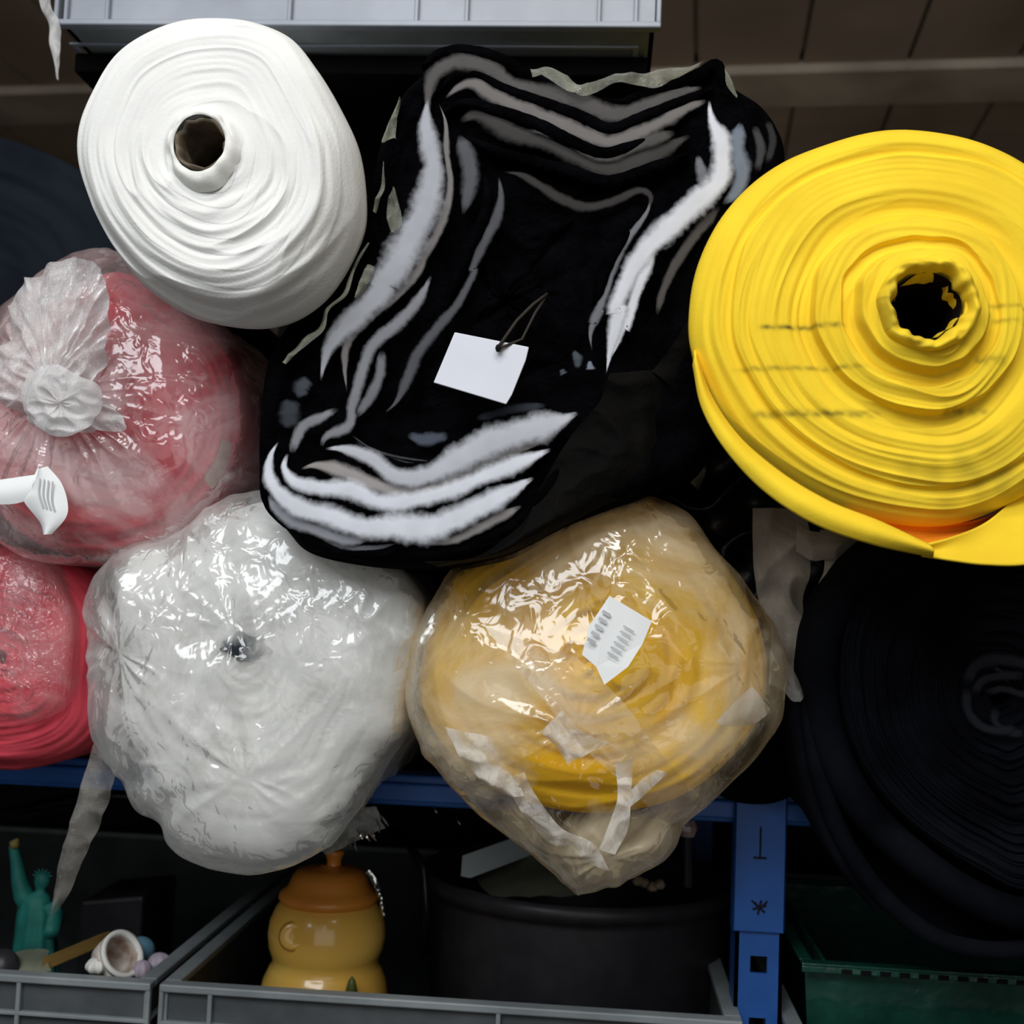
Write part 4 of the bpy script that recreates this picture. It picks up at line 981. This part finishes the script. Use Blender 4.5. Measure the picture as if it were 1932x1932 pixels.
MB().tube([(q.x, q.y, q.z-.006), (q.x+.002, q.y+.004, q.z-.05)], [.003, .004], 8).build('stem', M['black_plastic'], t)

# crumpled foil / clear plastic piece above the jar
t = thing('foil_wrapper', P(670, 1580, 1.12), 'crumpled shiny clear wrapper above the orange jar', 'wrapper')
strip('film', [(600, 1600), (640, 1560), (680, 1525), (712, 1520)], [(625, 1610), (665, 1590), (705, 1570), (730, 1560)], .98, .985, film('foil_film', (.85, .9, .87), .5, .9, 50, .35, .08, 120, .9), t, 60, 30, .006, .006, 120)
mb = MB()
for k in range(8):
    q = P(655+k*9, 1588-k*6+random.uniform(-12, 10), .972); d = Vector((random.uniform(.003, .009), random.uniform(-.004, .004), -random.uniform(.006, .012)))
    mb.tube([q, q+d*.5+Vector((.001, -.002, 0)), q+d], [.0004, .0012, .0004], 5)
mb.build('creases', M['chrome'], t)
# wrapper glints beside the jar lid
o = strip('cellophane_scrap', [(690, 1645), (703, 1665), (716, 1700), (722, 1730)], [(698, 1640), (712, 1660), (720, 1688), (727, 1725)], 1.01, 1.01, M['chrome'], None, 30, 4, .001, .002, 120)
tag(o, 'thin shiny cellophane scrap against the right side of the jar lid', 'wrapper')

# loose cables / rods behind left crate
mb = MB().tube([P(-20, 1545, 1.15), P(80, 1520, 1.15), P(200, 1500, 1.15), P(330, 1505, 1.15)], .006, 10)
o = mb.build('cable', M['black_gloss'], None, True); tag(o, 'thick black cable slung under the blue beam at left', 'cable')
mb = MB().tube([P(730, 1560, 1.1), P(770, 1590, 1.08), P(800, 1640, 1.05), P(805, 1720, 1.05), P(803, 1800, 1.06)], .004, 10)
mb.build('wire_handle', M['black_gloss'], bucket, True)

# teal figurine with a raised arm
fy = 1.08
def fp(x, y, dy=0): return P(x, y, fy+dy)
base = fp(72, 1840)
t = thing('figurine', (base.x, fy, ZF), 'teal green robed figurine with one arm raised, in the lower left crate', 'figurine')
FV = []
prof = [(44, 1900, 66), (44, 1850, 66), (42, 1800, 66), (37, 1760, 67), (34, 1725, 68), (31, 1700, 68), (24, 1688, 70), (10, 1682, 76), (9, 1676, 77), (14, 1668, 79), (15, 1660, 80), (13, 1652, 80), (8, 1647, 80), (1, 1645, 80)]
V = []; n = 48
for r, y, cx_ in prof:
    c_ = fp(cx_, y); rr = r*fy/F
    for k in range(n):
        al = 2*PI*k/n; fold = 1+(.08*math.sin(al*9+y*.02) if y > 1700 else 0)
        V.append((c_.x+rr*fold*math.cos(al), fy+rr*.75*fold*math.sin(al), c_.z))
o = obj('robed_body', V, gridfaces(len(prof), n)+[tuple(range(n))], M['teal'], t)
mb = MB().tube([fp(58, 1712), fp(45, 1690), fp(36, 1660), fp(32, 1630), fp(27, 1605), fp(25, 1595)], [.009, .009, .007, .0055, .0045, .004], 12)
mb.build('raised_arm', M['teal'], t, True)
MB().tube([fp(25, 1600, -.002), fp(28, 1592, -.002), fp(34, 1582, -.002)], [.003, .005, .001], 10).build('torch', M['torch'], t, True)
mb = MB().tube([fp(92, 1705), fp(104, 1735), fp(96, 1760, -.03)], [.009, .008, .006], 12); mb.build('bent_arm', M['teal'], t, True)
mb = MB()
for k in range(7):
    al = PI*(k+.5)/7; q = fp(80, 1655); mb.tube([q+Vector((math.cos(al)*.006, 0, math.sin(al)*.005)), q+Vector((math.cos(al)*.0095, 0, math.sin(al)*.008))], [.0012, .0003], 6)
mb.build('headdress', M['teal'], t)

def blob(name, px, py, Y, r, m, label, cat, sx=1, sz=1, jit=.1, n=28):
    c_ = P(px, py, Y); r *= Y/F; pf_ = [(r*sx*math.sin(PI*i/n), -r*sz*math.cos(PI*i/n)) for i in range(n+1)]
    o = MB().lathe(pf_, c_, 40, jit).build(name, m, None, True); return tag(o, label, cat)
t = blob('ball', 265, 1795, 1.04, 27, M['ball_blue'], 'dusty blue ball among the trinkets in the left crate', 'ball', jit=.02)
# shell-like mug: white with brown
q = P(212, 1812, 1.0)
t = thing('ceramic_cup', (q.x, q.y, q.z-.02), 'small white and brown ceramic cup tipped over in the left crate', 'cup')
R_ = Matrix.Translation(q) @ Matrix.Rotation(math.radians(55), 4, 'Y') @ Matrix.Rotation(math.radians(25), 4, 'X')
MB().lathe([(0, -.014), (.012, -.013), (.016, -.006), (.0185, .004), (.018, .013), (.016, .013), (.0165, .004), (.014, -.006), (0, -.01)], (0, 0, 0), 40, .12).xf(R_).build('cup_body', M['shell'], t, True)
MB().lathe([(.0155, .012), (.0195, .012), (.0198, .0155), (.016, .016), (.0155, .012)], (0, 0, 0), 40).xf(R_).build('rim', M['cream_fabric'], t, True)
blob('shell', 185, 1822, .985, 22, M['cream_fabric'], 'pale crumpled shell left of the ceramic cup', 'shell', jit=.35, sz=.7)
blob('toy_ball', 300, 1822, 1.02, 24, M['pale_pink'], 'pale pink rounded toy at the corner of the left crate', 'toy', jit=.15)
blob('toy_ball', 268, 1830, 1.0, 18, M['pale_pink'], 'small lilac toy between the ceramic cup and the pink toy', 'toy', jit=.15)
a_ = P(75, 1835, 1.0); b_ = P(185, 1788, 1.06)
blk('wooden_stick', a_, b_, (.0, .004, .011), (.004, .012, 0), M['wood_yellow'], 'yellowish flat wooden stick lying in the left crate', 'stick')
blob('dark_pot', 2, 1825, 1.0, 34, M['black_plastic'], 'dark round pot at the left edge of the left crate', 'pot', jit=.03)
o = strip('paper_scrap', [(20, 1800), (50, 1790), (95, 1792)], [(25, 1835), (60, 1835), (100, 1830)], 1.03, 1.0, M['olive'], None, 30, 10, .003, .004, 60); tag(o, 'grubby olive paper scrap at the foot of the teal figurine', 'paper')
# dark filler box added to deepen the darkness at the back of left crate
o = blk('filler_box', P(150, 1700, 1.2), P(270, 1690, 1.2), (.0, .1, .0), (.0, 0, -.12), M['black_plastic'], 'dark filler box added behind the trinkets in the left crate', 'box', .004)

# green plastic box in the right crate
g0 = P(1503, 1808, 1.0)
GX0 = g0.x; GX1 = GX0+.42; GY0 = .975; GZ = P(1600, 1815, .985).z
t = thing('plastic_box', ((GX0+GX1)/2, GY0+.22, ZF), 'dark green glossy plastic box with a slotted rim in the right crate', 'box')
# front slopes away: panel from the rim down and inward
V = []; nxx, nzz = 80, 24
for i in range(nzz):
    u = i/(nzz-1)
    for j in range(nxx):
        w_ = j/(nxx-1); x = GX0+.004+.02*u+(GX1-GX0-.008-.04*u)*w_
        V.append((x, GY0+.012+.018*u+.0025*nz(w_*14, u*3, 3)+.0015*nz(w_*40, u*9, 1), GZ-.003-u*(GZ-ZF-.004)))
obj('box_wall', V, gridfaces(nzz, nxx, False), M['green_plastic'], t)
mb = MB().box(GX0+.02, GX1-.02, GY0+.3, GY0+.303, ZF+.002, GZ-.004).box(GX0+.02, GX0+.023, GY0+.03, GY0+.3, ZF+.002, GZ-.004).box(GX1-.023, GX1-.02, GY0+.03, GY0+.3, ZF+.002, GZ-.004).box(GX0+.02, GX1-.02, GY0+.03, GY0+.3, ZF+.001, ZF+.004)
mb.build('box_wall', M['green_plastic'], t)
mb = MB().box(GX0, GX1, GY0, GY0+.012, GZ-.002, GZ).box(GX0, GX1, GY0+.3, GY0+.31, GZ-.002, GZ).box(GX0, GX0+.01, GY0+.012, GY0+.3, GZ-.002, GZ).box(GX1-.01, GX1, GY0+.012, GY0+.3, GZ-.002, GZ)
mb.box(GX0, GX1, GY0, GY0+.002, GZ-.007, GZ-.002)
rm = bevel(mb.build('rim', M['green_plastic'], t), .001)
mb = MB()
for k in range(26):
    x = GX0+.03+k*.0145; mb.box(x, x+.008, GY0-.0006, GY0+.001, GZ-.0065, GZ-.003)
mb.build('slot_row', M['hole_dark'], rm)

# sparkly metal bits right of the post under the beam
t = thing('metal_clip', P(1560, 1580, 1.03), 'small shiny metal clip hanging beneath the beam right of the post', 'clip')
mb = MB()
mb.tube([P(1530, 1558, 1.0), P(1545, 1563, .995), P(1552, 1572, .995)], .002, 8)
mb.tube([P(1558, 1585, .995), P(1572, 1595, .99), P(1590, 1612, 1.0)], [.001, .003, .001], 8)
mb.tube([P(1545, 1563, .995), P(1558, 1585, .995)], .0008, 6)
mb.tube([P(1530, 1558, 1.0), P(1528, 1540, 1.006)], .0008, 6)
mb.build('clip_body', M['chrome'], t, True)
for i, (x, y) in enumerate(((822, 1530), (866, 1552), (903, 1535))):
    mb = MB().tube([P(x-5, y-9, 1.0), P(x, y, .996), P(x+6, y+9, 1.0)], [.0003, .0008, .0003], 6)
    mb.tube([P(x-5, y-9, 1.0), P(x-6, y-14, 1.005)], .0003, 5)
    o = mb.build('wire_end', M['chrome'], None, True)
    tag(o, ('thin shiny wire end under the beam, nearest the wrapper', 'middle thin shiny wire end of three under the beam', 'thin shiny wire end under the beam, nearest the yellow bag')[i], 'wire', 'wire ends under the blue beam')

# ================================================================== LIGHT
def area(name, loc, target, sx, sy, e, col=(1, 1, 1)):
    l = bpy.data.lights.new(name, 'AREA'); l.shape = 'RECTANGLE'; l.size = sx; l.size_y = sy; l.energy = e; l.color = col
    o = bpy.data.objects.new(name, l); C.objects.link(o); o.location = loc
    o.rotation_euler = (Vector(target)-Vector(loc)).to_track_quat('-Z', 'Y').to_euler(); return o
area('window_light', (-.5, -.55, 1.0), (0, .9, 0.0), 1.2, .7, 23, (.93, .97, 1))
area('tube_light', (.35, -.25, 1.1), (.1, .9, -.05), .5, .035, 4.5, (1, .97, .92))
area('tube_light', (-.15, .05, 1.12), (0, .95, 0), .35, .02, 3, (1, .98, .95))
area('fill_light', (.1, -1.2, .1), (0, 1, 0), 1.6, 1.4, 6, (1, .97, .93))
area('ceiling_fill', (0, 2.6, -.4), (0, 2.8, 1.2), 1.2, .6, 2.3, (1, .9, .75))  # unseen lamp added to brighten the ceiling boards
w = bpy.data.worlds.new('world'); bpy.context.scene.world = w; w.use_nodes = True
w.node_tree.nodes['Background'].inputs[0].default_value = (.6, .65, .75, 1); w.node_tree.nodes['Background'].inputs[1].default_value = .05
bpy.context.scene.view_settings.view_transform = 'Standard'
bpy.context.scene.view_settings.look = 'None'
